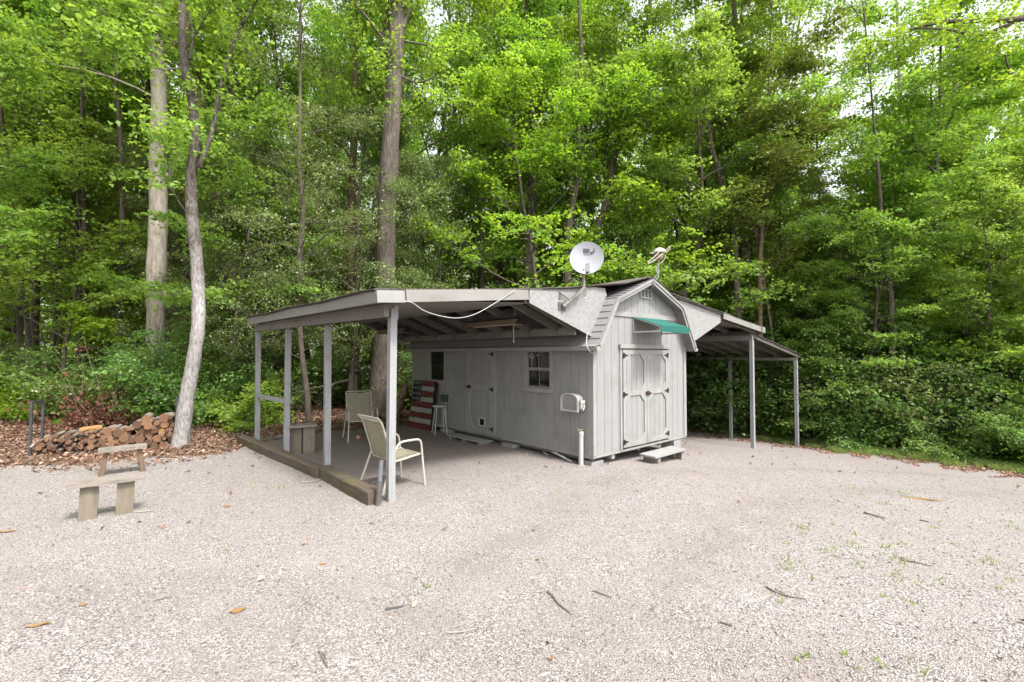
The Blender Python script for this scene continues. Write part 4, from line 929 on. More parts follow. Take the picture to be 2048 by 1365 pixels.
# ---- stub pipe by the front post
g = grd(757, 1012); t = gthing('pipe_stub', g, 0, 'dull steel pipe stub standing beside the nearest carport post', 'pipe')
b = MB(); b.tube([(-.012, 0, -.05), (.012, .01, .30)], .034, 14); b.build('lower_pipe', M['darksteel'], t, smooth=True)
b = MB(); b.tube([(.012, .01, .30), (.026, .015, .545)], .027, 14); b.build('upper_pipe', M['steel'], t, smooth=True)
# ---- loose pipes poking out from under the shed
x, y = W(.03, .75); t = empty('loose_pipes', (x, y, gz(x, y) + .02), SA, 'tangle of white plastic pipe under the shed edge near the standpipe', 'pipe')
b = MB(); b.tube(bez([(.15, .35, .06), (.0, .22, .07), (-.06, -.05, .05), (-.10, -.32, .01)], 5), .017, 8); b.tube([(-.02, .1, .07), (.0, .12, .15)], .014, 8); b.tube(bez([(.1, .5, .10), (-.02, .42, .03), (-.03, .3, .01)], 5), .008, 6); b.build('pipe', M['white'], t, smooth=True)
# ---- concrete blocks under the shed
def block(s, t_, z0, h, w, d, label):
    x, y = W(s, t_); t = empty('concrete_block', (x, y, z0), SA + random.uniform(-.08, .08), label, 'concrete block', 'concrete blocks carrying the shed')
    b = MB(); b.box(-w / 2, w / 2, -d / 2, d / 2, 0, h); b.build('block', M['concrete'], t, bev=.006)
block(.16, .16, gz(*W(.16, .16)) - .06, .135, .30, .25, 'concrete block under the shed corner by the standpipe')
block(2.66, .14, gz(*W(2.66, .14)) - .06, .325, .26, .30, 'taller concrete block under the shed corner by the step')
block(.02, 2.12, gz(*W(.1, 2.1)) - .05, .13, .2, .34, 'broken grey block half under the long wall')
block(.03, 4.45, gz(*W(.1, 4.4)) - .05, .14, .2, .36, 'grey block under the wall behind the white stool')
# ---- steps
x, y = W(1.62, -.32); t = empty('door_step', (x, y, gz(x, y)), SA, 'low plank step standing before the double doors', 'step')
for k, (a, b_) in enumerate(((-.165, -.004), (.0, .165))):
    b = MB(); b.prism([(-.54, a, .142), (.52 + .02 * k, a, .142), (.52 + .02 * k, b_, .145), (-.54 + .02 * k, b_, .145)], (0, 0, .036)); b.build('tread', M['trim'], t, bev=.004)
for x0 in (-.42, .38):
    b = MB(); b.box(x0, x0 + .09, -.14, .16, -.04, .14); b.build('foot', M['oldwood'], t, bev=.004)
b = MB(); b.box(.34, .55, -.02, .05, .02, .141); b.build('brace', M['concrete'], t, bev=.004)
x, y = W(-.27, 3.1); t = empty('side_step', (x, y, gz(x, y)), SA + .03, 'flat pallet step on the dirt below the side door', 'step')
for k in range(2):
    b = MB(); b.box(-.19 + k * .16, -.035 + k * .16, -.62, .62, .072, .092); b.build('tread', M['post'], t, bev=.003)
for y0 in (-.55, -.03, .47):
    b = MB(); b.box(-.17, .11, y0, y0 + .09, -.01, .0715); b.build('foot', M['oldwood'], t, bev=.003)

# ---- landscape timbers along the carport edge
def timber(p, q, w, h, label, mat='tie'):
    (x0, y0), (x1, y1) = W(*p), W(*q); z0, z1 = gz(x0, y0), gz(x1, y1)
    a = Vector((x0, y0, z0)); d = Vector((x1, y1, z1)) - a; L = Vector((d.x, d.y)).length; rz = math.atan2(d.y, d.x)
    t = empty('landscape_timber', a, rz, label, 'timber', 'timbers edging the carport')
    b = MB(); N = 14; rings = []
    for i in range(N + 1):
        x_ = L * i / N; j = lambda: random.uniform(-.006, .006)
        c = .014; rings.append([(x_, -w / 2 + c + j(), h + j()), (x_, w / 2 - c + j(), h + j()), (x_, w / 2 + j(), h - c), (x_, w / 2 + j(), -.06), (x_, -w / 2 + j(), -.06), (x_, -w / 2 + j(), h - c)])
    P = [q_ for r_ in rings for q_ in r_]; F = [(i * 6 + k, i * 6 + (k + 1) % 6, (i + 1) * 6 + (k + 1) % 6, (i + 1) * 6 + k) for i in range(N) for k in range(6)]
    F += [tuple(range(6))[::-1], tuple(N * 6 + k for k in range(6))]; b.poly(P, F); b.build('beam', M[mat], t)
    bm2 = MB(); bm2.box(.1, L * .6, -.02, -.012, h - .006, h + .0015); return t
timber((-4.0, 6.0), (-3.66, 2.16), .17, .155, 'mossy brown landscape timber by the farther carport posts')
timber((-3.60, 2.20), (-3.565, .50), .185, .165, 'square cut landscape timber ending at the nearest carport post')
timber((-3.75, 5.9), (-2.2, 6.55), .05, .05, 'thin grey board edging the back of the carport floor', 'oldwood')
# ---- rough stand between the posts
g = grd(600, 908); t = gthing('wooden_stand', Vector((g.x + .05, g.y, g.z)), R(28), 'rough little wooden stand between two carport posts', 'stand')
b = MB(); b.poly([(-.23, -.15, .50), (.23, -.15, .505), (.24, .0, .5), (.23, .16, .5), (-.22, .15, .497), (-.23, -.15, .54), (.23, -.15, .543), (.24, .0, .54), (.23, .16, .545), (-.22, .15, .54)], [(4, 3, 2, 1, 0), (5, 6, 7, 8, 9), (0, 1, 6, 5), (1, 2, 7, 6), (2, 3, 8, 7), (3, 4, 9, 8), (4, 0, 5, 9)]); b.build('top', M['oldwood'], t, bev=.006)
for x0, y0, a in ((-.10, .06, -.5), (.10, -.03, .12)):
    b = MB(); m3 = Matrix.Rotation(a, 3, 'Z'); b.obox((x0, y0, .235), (.20, .055, .525), m3); b.build('leg', M['mosswood'], t, bev=.005)
# ---- benches
def bench(p, rz, L, h, label, near):
    t = gthing('rustic_bench', p, rz, label, 'bench', 'little plank benches on the gravel')
    b = MB(); N = 16; r1 = []
    for i in range(N + 1):
        x = -L / 2 + L * i / N; j = [random.uniform(-.008, .008) for _ in range(4)]; c = .0 if near else .018 * math.sin(i * 2.1)
        r1.append([(x, -.11 + j[0] + c, h - .05), (x, .11 + j[1], h - .05), (x, .115 + j[1], h + j[3] * .4), (x, -.105 + j[0] + c, h + j[2] * .4)])
    b.poly([q for r_ in r1 for q in r_], [(i * 4 + k, i * 4 + (k + 1) % 4, (i + 1) * 4 + (k + 1) % 4, (i + 1) * 4 + k) for i in range(N) for k in range(4)] + [(0, 1, 2, 3)[::-1], tuple(N * 4 + k for k in range(4))]); b.build('seat', M['oldwood'], t)
    if near:
        for x0 in (-.225, .085):
            b = MB(); b.prism([(x0 - .012, -.05, -.05), (x0 + .145, -.05, -.05), (x0 + .155, -.05, h - .051), (x0 + .0, -.05, h - .051)], (0, .06, 0)); b.build('leg', M['mosswood'], t, bev=.004)
    else:
        for sx in (-1, 1):
            b = MB(); b.prism([(sx * .19 - .03, -.05, h - .051), (sx * .19 + .03, -.05, h - .051), (sx * .255 + .035, -.05, -.04), (sx * .255 - .035, -.05, -.04)], (0, .09, 0)); b.build('leg', surf('bench_leg', (.16, .105, .07), (.28, .20, .14), (30, 30, 3), .9, .4) if sx < 0 else bpy.data.materials['bench_leg'], t, bev=.004)
        b = MB(); b.beam((-.22, .0, .13), (.22, .0, .17), .035, .035); b.build('stretcher', M['oldwood'], t)
    return t
g1 = grd(170, 1043); g2 = grd(240, 1030); gm = (g1 + g2) / 2; gm.z = gz(gm.x, gm.y)
bench(gm + Vector((.0, .05, 0)), math.atan2((g2 - g1).y, (g2 - g1).x) * .85, .66, .43, 'low bench of one pale plank on two greenish board legs', True)
g1 = grd(205, 953); g2 = grd(283, 943); gm = (g1 + g2) / 2; gm.z = gz(gm.x, gm.y)
bench(gm, math.atan2((g2 - g1).y, (g2 - g1).x) * .9 + .05, .57, .42, 'low bench with ragged plank and splayed brown legs, nearer the firewood', False)
# ---- ball
g = grd(716, 880); t = MB(); t.lathe([(.052 * math.sin(a), .052 - .052 * math.cos(a)) for a in np.linspace(0, math.pi, 12)], 18, g); tag(t.build('ball', M['ball'], None, smooth=True), 'small faded orange ball on the dirt below the far chair', 'ball')
# ---- hollow log rounds in the litter
def hollow(px, py, rad, rz, ln, label, ti):
    g = grd(px, py); t = gthing('hollow_log', g, rz, label, 'log', 'hollow log pieces in the leaf litter')
    b = MB(); n = 22; rr = [rad * (1 + .10 * math.sin(3 * a + ti) + .05 * math.sin(7 * a)) for a in np.linspace(0, 2 * math.pi, n + 1)[:-1]]
    P = []
    for y, k in ((0, 1), (ln, 1), (ln, .72), (0, .72)):
        for i in range(n): a = 2 * math.pi * i / n; P.append((rr[i] * k * math.cos(a), y + .02 * math.sin(5 * a), rad * .92 + rr[i] * k * math.sin(a)))
    b.poly(P, [(j * n + i, j * n + (i + 1) % n, ((j + 1) % 4) * n + (i + 1) % n, ((j + 1) % 4) * n + i) for j in range(4) for i in range(n)]); b.build('log', [M['bark']], t)
hollow(440, 849, .155, .2, .34, 'hollow dark log round lying open towards the yard', 0)
hollow(458, 842, .12, 1.25, .3, 'reddish hollow log piece touching the larger hollow round', 2)

# ---- firewood rack and stack
pa = grd(60, 912); pb = grd(352, 892); dv = Vector((pb.x - pa.x, pb.y - pa.y, 0)); PL = dv.length; dv.normalize(); nv = Vector((dv.y, -dv.x, 0)); prz = math.atan2(dv.y, dv.x)
t = gthing('firewood_rack', Vector((pa.x, pa.y, 0)), prz, 'grey metal firewood rack with tall end frames', 'rack')
zg = lambda x: 0.0
for x in (0.0, PL):
    b = MB()
    b.beam((x, .0, -.02), (x, .0, .98), .035, .035, up=(0, 1, 0)); b.beam((x, .42, -.02), (x, .42, .98), .035, .035, up=(0, 1, 0)); b.beam((x, .0175, .962), (x, .4025, .962), .034, .036); b.build('end_frame', M['rack'], t)
b = MB(); b.beam((.018, .06, .025), (PL - .018, .06, .025), .03, .03); b.beam((.018, .39, .025), (PL - .018, .39, .025), .03, .03); b.build('base_rail', M['rack'], t)
def logs():
    base = Vector((pa.x, pa.y, 0)); placed = []
    zs = [(1600, 250, 55), (1830, 240, 65), (1490, 325, 56), (1640, 335, 50), (1840, 325, 52), (1115, 415, 62), (1255, 430, 62), (1435, 432, 60), (1560, 410, 60), (1800, 415, 45), (1890, 440, 42), (1640, 455, 50), (1335, 490, 56), (1525, 505, 56), (1755, 495, 52), (1430, 515, 45), (1320, 556, 60), (1640, 543, 45), (1710, 580, 48), (1440, 580, 50), (1540, 580, 50), (1840, 595, 60), (1165, 560, 42), (1085, 605, 46), (910, 535, 40), (905, 605, 40), (1000, 585, 38), (1050, 540, 40), (1140, 500, 40), (1245, 540, 36), (1250, 600, 40), (1920, 380, 30), (1930, 520, 38), (1720, 400, 36), (1195, 375, 26), (930, 470, 30)]
    kinds = []
    for zx, zy, r in zs:
        px, py = 40 + zx / 6.4, 800 + zy / 6.4
        # point on the front plane of the stack
        d = Vector(ray(px, py)); o = Vector((0, 0, CZ)); nrm = nv; k = (base + nv * .03 - o).dot(nrm) / d.dot(nrm); p = o + d * k
        placed.append(((p - base).dot(dv), p.z, r / 6.4 / FPX * p.y * .9)); kinds.append('big')
    tries = 0
    while len(placed) < 92 and tries < 6000:
        tries += 1; x = random.uniform(.1, PL * .63); top = float(np.interp(x / PL, [0, .12, .35, .5, .63], [.20, .34, .40, .40, .42])); r = random.uniform(.024, .046); z = random.uniform(.035 + r, top)
        if all((x - a) ** 2 + (z - b_) ** 2 > ((r + c) * .84) ** 2 for a, b_, c in placed): placed.append((x, z, r)); kinds.append('small')
    tries = 0
    while len(placed) < 112 and tries < 4000:
        tries += 1; x = random.uniform(PL * .6, PL - .06); top = float(np.interp(x / PL, [.6, .75, 1], [.35, .55, .6])); r = random.uniform(.028, .05); z = random.uniform(.035 + r, top)
        if all((x - a) ** 2 + (z - b_) ** 2 > ((r + c) * .8) ** 2 for a, b_, c in placed): placed.append((x, z, r)); kinds.append('small')
    for i, ((x, z, r), kd) in enumerate(zip(placed, kinds)):
        big = r > .055; ln = random.uniform(.40, .50)
        hol = (i == 7); split = (i == 9)
        lab = 'hollow firewood log with a dark hole, in the tall end of the stack' if hol else ('bare orange split log among the barked logs of the stack' if split else ('topmost log of the stack beside the white trunk' if i == 1 else ('top log of the stack above the larger pair of round ends' if i == 0 else ('thick round firewood log, cut end out, in the tall end of the stack' if big else 'thin firewood stick, cut end out, in the low part of the stack'))))
        if i in (5, 6): lab = 'round firewood log in the pair jutting out mid-stack'
        grp = 'thick firewood logs' if big else 'thin firewood sticks'
        p = base + dv * x + nv * random.uniform(-.05, .06); p.z = z
        b = MB(); n = 14; rr = [r * (1 + random.uniform(-.07, .07)) for _ in range(n)]; P = []
        ys = [0, ln * .33, ln * .66, ln]; bend = random.uniform(-.02, .02)
        for jj, yy in enumerate(ys):
            for q in range(n): a = 2 * math.pi * q / n; k = rr[q] * (1 + random.uniform(-.03, .03)); P.append((k * math.cos(a) + bend * math.sin(jj), yy, k * math.sin(a)))
        b.poly(P, [(j * n + q, (j + 1) * n + q, (j + 1) * n + (q + 1) % n, j * n + (q + 1) % n) for j in range(3) for q in range(n)], 0)
        if hol:
            b.poly(P[:n] + [(x_ * .62, .0, z_ * .62) for x_, y_, z_ in P[:n]] + [(x_ * .6, ln * .8, z_ * .6) for x_, y_, z_ in P[:n]], [(q, (q + 1) % n, n + (q + 1) % n, n + q) for q in range(n)] + [(n + q, n + (q + 1) % n, 2 * n + (q + 1) % n, 2 * n + q) for q in range(n)] + [tuple(2 * n + q for q in range(n))], 1)
        else: b.poly(P[:n], [tuple(range(n))], 1)
        b.poly(P[3 * n:], [tuple(range(n))[::-1]], 1)
        mats = [M['splitwood'] if split else M['logbark'], M['splitwood'] if split else M['cut']]
        o = b.build('firewood_log', mats, None); o.location = p
        o.rotation_euler = (random.uniform(-.06, .06), 0, prz + random.uniform(-.16, .16) + (.35 if kd == 'small' and random.random() < .25 else 0))
        tag(o, lab, 'log', grp)
logs()
for (px0, py0, px1, py1, r, lab, mat_, dz) in ((160, 862, 205, 856, .05, 'long orange barkless limb lying on top of the stack', 'splitwood', .45), (60, 895, 90, 880, .03, 'pale peeled stick sticking out at the low end of the stack', 'twig_pale', .16), (138, 878, 163, 869, .035, 'pale stick lying on the middle of the stack', 'twig_pale', .36)):
    d = Vector(ray(px0, py0)); k = pa.y * 1.0 / d.y if px0 < 100 else (Vector((pa.x, pa.y, 0)) + nv * -.08 - Vector((0, 0, CZ))).dot(nv) / d.dot(nv)
    a = Vector((0, 0, CZ)) + d * k; d2 = Vector(ray(px1, py1)); b_ = Vector((0, 0, CZ)) + d2 * (k * 1.02)
    if a.z < .06: a.z = .06
    mb = MB(); mid_ = (a + b_) / 2 + Vector((0, 0, .02)); mb.tube(bez([a, mid_, b_], 5), [r * (1 + .12 * math.sin(i)) for i in range(11)], 9); tag(mb.build('firewood_stick', M[mat_], None, smooth=True), lab, 'stick')
#@@NEXT
# ================================================================== FOREST
def tube_arrays(paths, n):
    """paths: list of (points array, radii array); merged tapered tubes as vertex/face arrays"""
    VV = []; FF = []; off = 0
    for P, rad in paths:
        P = np.asarray(P, float); N = len(P); d = np.gradient(P, axis=0); d = norm(d)
        ref = np.where(np.abs(d[:, 2:3]) < .9, np.array([[0, 0, 1.]]), np.array([[1., 0, 0]]))
        x = norm(np.cross(d, ref)); y = np.cross(d, x)
        k = n if rad[0] > .05 else (6 if rad[0] > .018 else 4)
        a = 2 * np.pi * np.arange(k) / k
        ring = P[:, None] + (x[:, None] * np.cos(a)[None, :, None] + y[:, None] * np.sin(a)[None, :, None]) * np.asarray(rad)[:, None, None]
        VV.append(ring.reshape(-1, 3)); i = np.arange(N - 1)[:, None] * k; j = np.arange(k)[None]
        FF.append(np.stack([i + j, i + (j + 1) % k, i + k + (j + 1) % k, i + k + j], -1).reshape(-1, 4) + off); off += N * k
    return np.concatenate(VV), np.concatenate(FF)
def tube_mesh(name, paths, mat, n=10):
    V, F = tube_arrays(paths, n); me = bpy.data.meshes.new(name)
    me.vertices.add(len(V)); me.vertices.foreach_set('co', V.astype(np.float32).ravel())
    me.loops.add(F.size); me.loops.foreach_set('vertex_index', F.ravel().astype(np.int32))
    me.polygons.add(len(F)); me.polygons.foreach_set('loop_start', np.arange(0, F.size, 4, dtype=np.int32)); me.update(); me.validate()
    me.polygons.foreach_set('use_smooth', np.ones(len(me.polygons), bool)); me.materials.append(mat); return me
def rot2(v, a): return np.array([v[0] * math.cos(a) - v[1] * math.sin(a), v[0] * math.sin(a) + v[1] * math.cos(a), v[2]])
def grow(r, p0, d, L, r0, n=6, wob=.12, lift=0.0, droop=0.0):
    P = [np.array(p0, float)]; d = np.array(d, float); d /= np.linalg.norm(d)
    for i in range(n):
        d = d + r.normal(0, wob, 3); d[2] += lift / n - droop * (i / n) / n; d /= np.linalg.norm(d); P.append(P[-1] + d * L / n)
    return np.array(P), np.linspace(r0, r0 * .25, n + 1)
def foliage(r, S, per, rad, flat, leaf, asp, up, tilt=.25):
    """S: list of (centre, direction) sprays -> quads"""
    C = np.array([s[0] for s in S]); D = norm(np.array([s[1] for s in S])); m = len(S)
    up_ = norm(np.stack([r.normal(0, tilt, m), r.normal(0, tilt, m), np.ones(m)], 1))
    X = norm(D - (D * up_).sum(1, keepdims=True) * up_); Y = np.cross(up_, X)
    sz = rad * (.6 + .8 * r.random(m))
    q = r.normal(0, .45, (m, per, 3)); q[..., 2] *= flat
    P = C[:, None] + (X[:, None] * q[..., :1] * 1.25 + Y[:, None] * q[..., 1:2] + up_[:, None] * q[..., 2:3]) * sz[:, None, None]
    P[..., 2] -= .25 * (q[..., 0] ** 2 + q[..., 1] ** 2) * sz[:, None]
    P = P.reshape(-1, 3); k = len(P)
    N = norm(np.repeat(up_, per, 0) * up + r.normal(0, 1, (k, 3)) * (1 - up * .75) * .9)
    A = norm(r.normal(0, 1, (k, 3)) + np.repeat(D, per, 0) * .8)
    L = leaf * (.6 + .8 * r.random(k))
    spr = np.repeat(r.random(m), per); rnd = np.clip(.45 * spr + .55 * r.random(k), 0, 1)
    return leaf_quads(P, N, A, L, L * asp * (.8 + .4 * r.random(k))), rnd
def skeleton(r, H, r0, base, n1, len_f, elev, n2, len2, wob=.04, trunk_n=14, up_lift=.3, fork=0):
    """trunk, limbs, branchlets -> tube paths and spray anchors"""
    T, tr = grow(r, (0, 0, -.15), (r.normal(0, .03), r.normal(0, .03), 1), H + .15, r0, trunk_n, wob, .15)
    tr = r0 * np.linspace(1, .18, trunk_n + 1); tr[0] *= 1.35; tr[1] *= 1.08
    paths = [(T, tr)]; S = []
    az = r.random() * 6.28
    for i in range(n1):
        f = base + (1 - base) * (i + r.random() * .8) / n1; f = min(f, .985); k = f * trunk_n; i0 = int(k); p = T[i0] + (T[min(i0 + 1, trunk_n)] - T[i0]) * (k - i0)
        az += 2.4 + r.normal(0, .35); e = elev(f) + r.normal(0, .12); L = len_f(f) * (.7 + .6 * r.random())
        d = (math.cos(az) * math.cos(e), math.sin(az) * math.cos(e), math.sin(e))
        B, br = grow(r, p, d, L, max(.012, min(tr[i0] * .55, L * .022)), 7, .10, up_lift, .25); paths.append((B, br))
        for j in range(n2):
            g = .3 + .7 * (j + r.random()) / n2; q = g * 7; j0 = min(int(q), 6); pp = B[j0] + (B[j0 + 1] - B[j0]) * (q - j0)
            dd = B[j0 + 1] - B[j0]; dd = rot2(dd / np.linalg.norm(dd), (1 if j % 2 else -1) * (.5 + .6 * r.random())); dd[2] += r.normal(0, .12)
            L2 = len2 * L * (1.15 - .7 * g) * (.6 + .8 * r.random()) + .15
            b2, r2 = grow(r, pp, dd, L2, max(.006, br[j0] * .5), 4, .14, .05, .2); paths.append((b2, r2))
            for u in (.55, 1.0): S.append((b2[int(u * 4)], b2[-1] - b2[0]))
        S.append((B[-1], B[-1] - B[-2]))
    S.append((T[-1], np.array([1, 0, .2])))
    return paths, S
PROTO = {}
def proto(kind, k, seed, leafm, barkm, **a):
    r = np.random.default_rng(seed)
    paths, S = skeleton(r, a['H'], a['r0'], a['base'], a['n1'], a['len'], a['elev'], a['n2'], a['len2'], a.get('wob', .04), up_lift=a.get('lift', .3))
    Q, rn = foliage(r, S, a['per'], a['rad'], a['flat'], a['leaf'], a['asp'], a['up'], a.get('tilt', .25))
    cut = a.get('zmin'); 
    if cut: kk = Q[:, :, 2].mean(1) > cut; Q, rn = Q[kk], rn[kk]
    PROTO.setdefault(kind, []).append((tube_mesh('trunk', paths, M[barkm]), quads_mesh('crown', Q, M[leafm], rn), a['H']))
def elv(a, b): return lambda f: a + (b - a) * f
for k in range(5):     # tall woodland trees
    proto('oak', k, 100 + k, 'canopy', ('bark', 'bark_grey')[k % 2], H=19 + k, r0=.17 + .02 * k, base=.36 - .02 * k, n1=26, len=lambda f: 3.9 * math.sin(math.pi * min(1, (f - .2) / .8) ** .8 * .86 + .3), elev=elv(.35, 1.0), n2=6, len2=.5, per=44, rad=.62, flat=.42, leaf=.14, asp=.62, up=.5, wob=.045)
for k in range(4):     # lime-green maples with layered sprays
    proto('maple', k, 200 + k, ('maple', 'lime', 'maple', 'maple')[k], 'bark_grey', H=9.5 + k, r0=.075 + .01 * k, base=.24, n1=22, len=lambda f: 3.3 * (1.05 - f) ** .7 + .3, elev=elv(.12, .7), n2=7, len2=.42, per=52, rad=.46, flat=.2, leaf=.10, asp=.78, up=.72, wob=.06, tilt=.26)
for k in range(3):     # small-leaved evergreens with twiggy grey-green crowns
    proto('holly', k, 300 + k, 'holly', 'bark_grey', H=8.0 + 1.2 * k, r0=.085, base=.10, n1=30, len=lambda f: 2.5 * (1.08 - f) ** .6 + .2, elev=elv(.1, .7), n2=8, len2=.45, per=95, rad=.36, flat=.45, leaf=.062, asp=.5, up=.35, wob=.06)
for k in range(2):     # fine olive conifers
    proto('cedar', k, 400 + k, 'cedar', 'bark', H=11 + 2 * k, r0=.09, base=.32, n1=40, len=lambda f: 2.2 * (1.05 - f) + .2, elev=elv(-.05, .6), n2=8, len2=.4, per=50, rad=.34, flat=.5, leaf=.075, asp=.2, up=.2, wob=.02)
for k in range(3):     # slim drawn-up stems with a small high crown
    proto('pole', k, 450 + k, 'canopy', ('bark', 'bark_grey', 'bark_rust')[k], H=15.5 + 1.5 * k, r0=.085 + .012 * k, base=.56, n1=16, len=lambda f: 2.4 * math.sin(math.pi * min(1, (f - .45) / .55) * .85 + .3), elev=elv(.5, 1.1), n2=5, len2=.45, per=40, rad=.5, flat=.4, leaf=.12, asp=.62, up=.5, wob=.05, lift=.4)
for k in range(3):     # slender saplings
    proto('sapling', k, 500 + k, ('shrub', 'lime', 'maple')[k], 'bark_grey', H=4.2 + .7 * k, r0=.03, base=.22, n1=14, len=lambda f: 1.5 * (1.05 - f) + .2, elev=elv(.25, .8), n2=5, len2=.45, per=46, rad=.34, flat=.2, leaf=.10, asp=.7, up=.75, wob=.07, tilt=.2)
def shrub_proto(k, seed, leafm, H, wide, stems, per, leaf, asp, up, rad=.26):
    r = np.random.default_rng(seed); paths = []; S = []
    for i in range(stems):
        a = r.random() * 6.28; e = .5 + .9 * r.random(); L = H * (.6 + .5 * r.random())
        B, br = grow(r, (r.normal(0, .12), r.normal(0, .12), -.05), (math.cos(a) * math.cos(e) * wide, math.sin(a) * math.cos(e) * wide, math.sin(e)), L, .014, 7, .12, .1, .3); paths.append((B, br))
        for j in range(7):
            q = 1 + 6 * (j + r.random()) / 7; j0 = min(int(q), 6); p = B[j0]; dd = rot2(B[j0 + 1] - B[j0], (1 if j % 2 else -1) * (.6 + .8 * r.random())); dd[2] *= .6
            b2, r2 = grow(r, p, dd, .28 * L * (1.1 - .5 * q / 7), .006, 3, .16, .05, .2); paths.append((b2, r2)); S += [(b2[1], dd), (b2[3], dd)]
        S.append((B[-1], B[-1] - B[-2]))
    Q, rn = foliage(r, S, per, rad, .28, leaf, asp, up, .3)
    PROTO.setdefault('shrub', []).append((tube_mesh('stem', paths, M['twig'], 5), quads_mesh('foliage', Q, M[leafm], rn), H))
shrub_proto(0, 601, 'shrub', 1.7, 1.0, 11, 36, .062, .62, .7)
shrub_proto(1, 602, 'shrub', 2.3, .9, 13, 42, .068, .66, .72, .32)
shrub_proto(2, 603, 'holly', 1.9, 1.0, 13, 40, .055, .5, .4)
shrub_proto(3, 604, 'maple', 1.3, 1.2, 10, 34, .072, .75, .8, .3)
shrub_proto(4, 605, 'lime', 1.0, 1.2, 9, 30, .062, .7, .75)
SH_LAB = ['leafy green shrub', 'tall dark green shrub', 'small-leaved twiggy shrub', 'broad-leaved light green shrub', 'low yellow-green shrub']
def zone(px):
    return 'at the far left of the woods' if px < 250 else 'behind the firewood stack' if px < 480 else 'beyond the open carport' if px < 830 else 'behind the shed roof' if px < 1330 else 'behind the far carport' if px < 1620 else 'on the bank beyond the gravel'
def put(kind, k, x, y, sc_=1.0, rz=None, name='tree', label=None, group=None, cat='tree', sz=None, tilt=0, dz=0):
    tm, cm, H = PROTO[kind][k % len(PROTO[kind])]
    t = empty(name, (x, y, gz(x, y) - .03 + dz), random.uniform(0, 6.28) if rz is None else rz, label, cat, group)
    t.scale = (sc_, sc_, sc_ * (sz or 1))
    if tilt: t.rotation_euler = (random.uniform(-tilt, tilt), random.uniform(-tilt, tilt), t.rotation_euler.z)
    link(tm.name, tm, t); link(cm.name, cm, t); return t
def wpx(px, dep): return (px - 1024) / FPX * dep, dep

# ---- trees singled out in the photograph: trunk traced at its own distance, with limbs and a crown of its own
def hero(name, dep, pts, wid, barkm, label, leafm, limbs=(), crown=None, seed=1, extra_len=7.0):
    """pts: trunk outline centre (photo px) from the ground up, wid: width in px; limbs: list of pixel polylines (+ width)"""
    r = np.random.default_rng(seed)
    d0 = grd(*pts[0]); dep = d0.y if dep is None else dep
    W3 = [at(px, py, dep) for px, py in pts]
    W3[0] = Vector((at(pts[0][0], pts[0][1], dep).x, dep, 0)); W3[0].z = gz(W3[0].x, dep) - .1
    top = W3[-1]; prv = W3[-2]; dr = (top - prv).normalized(); cth = math.cos(math.atan((pts[1][0] - 1024) / FPX)); wid = [w * cth for w in wid]; rad = [w * .5 / FPX * dep for w in wid]
    W3 += [top + dr * extra_len * .5, top + dr * extra_len + Vector((.2, .3, 0))]; rad += [rad[-1] * .75, rad[-1] * .4]
    cv = bez(W3, 6); rr = np.interp(np.linspace(0, len(rad) - 1, len(cv)), range(len(rad)), rad)
    P = np.array(cv); rr = rr * (1 + .035 * np.sin(np.arange(len(rr)) * 1.7) + .02 * r.normal(0, 1, len(rr)))
    o = P[0].copy(); o[2] += .1; paths = [(P - o, rr)]; S = []
    for lb, w0, dd in limbs:
        L3 = np.array(bez([at(px, py, dep + dd * i / max(1, len(lb) - 1)) for i, (px, py) in enumerate(lb)], 5)) - o; r0 = w0 * .5 / FPX * dep
        paths.append((L3, np.linspace(r0, r0 * .3, len(L3))))
        for q in range(4, len(L3), 3):
            b2, r2 = grow(r, L3[q], rot2(L3[q] - L3[q - 1], r.choice([-1, 1]) * (.4 + r.random())), .5 + r.random(), .008, 4, .15, .1, .2); paths.append((b2, r2)); S += [(b2[2], b2[4] - b2[0]), (b2[4], b2[4] - b2[0])]
    if crown:
        n1, f0, Lm, lift = crown
        for i in range(n1):
            f = f0 + (1 - f0) * (i + r.random()) / n1; q = min(int(f * (len(P) - 1)), len(P) - 2); a = r.random() * 6.28 if i else 3.9; e = .2 + .5 * r.random()
            L = Lm * (.6 + .7 * r.random()); B, br = grow(r, P[q] - o, (math.cos(a) * math.cos(e), math.sin(a) * math.cos(e), math.sin(e)), L, max(.014, rr[q] * .17), 7, .12, lift, .3); paths.append((B, br))
            for j in range(7):
                g = min(int(2 + 5 * (j + r.random()) / 7), 6); b2, r2 = grow(r, B[g], rot2(B[g + 1] - B[g], (1 if j % 2 else -1) * (.5 + .6 * r.random())), L * .4 * (.5 + r.random()) * (1.1 - g / 9), .008, 4, .14, .05, .25); paths.append((b2, r2)); S += [(b2[2], b2[4] - b2[0]), (b2[4], b2[4] - b2[0])]
    t = empty(name, Vector(o), 0, label, 'tree')
    link('trunk', tube_mesh('trunk', paths, M[barkm], 14), t)
    if S:
        small = leafm in ('holly',)
        Q, rn = foliage(r, S, 62, .5 if not small else .38, .2, .10 if not small else .06, .7 if not small else .5, .75 if not small else .4, .2)
        link('crown', quads_mesh('crown', Q, M[leafm], rn), t)
    return t
hero('white_barked_tree', None, [(360, 893), (373, 800), (388, 715), (397, 640), (394, 530), (384, 430), (382, 350), (391, 285), (384, 200), (368, 120), (363, 0)], [40, 32, 30, 29, 28, 27, 24, 23, 20, 19, 17], 'bark_white', 'leaning tree with lichen-whitened trunk right beside the firewood stack', 'maple',
     [([(398, 335), (425, 260), (440, 180), (470, 80), (515, 0), (540, -60)], 10, .3), ([(380, 120), (385, 70), (378, 20)], 6, .5), ([(382, 440), (345, 380), (335, 320), (328, 290)], 3, -.6)], (11, .70, 2.7, .1), 11)
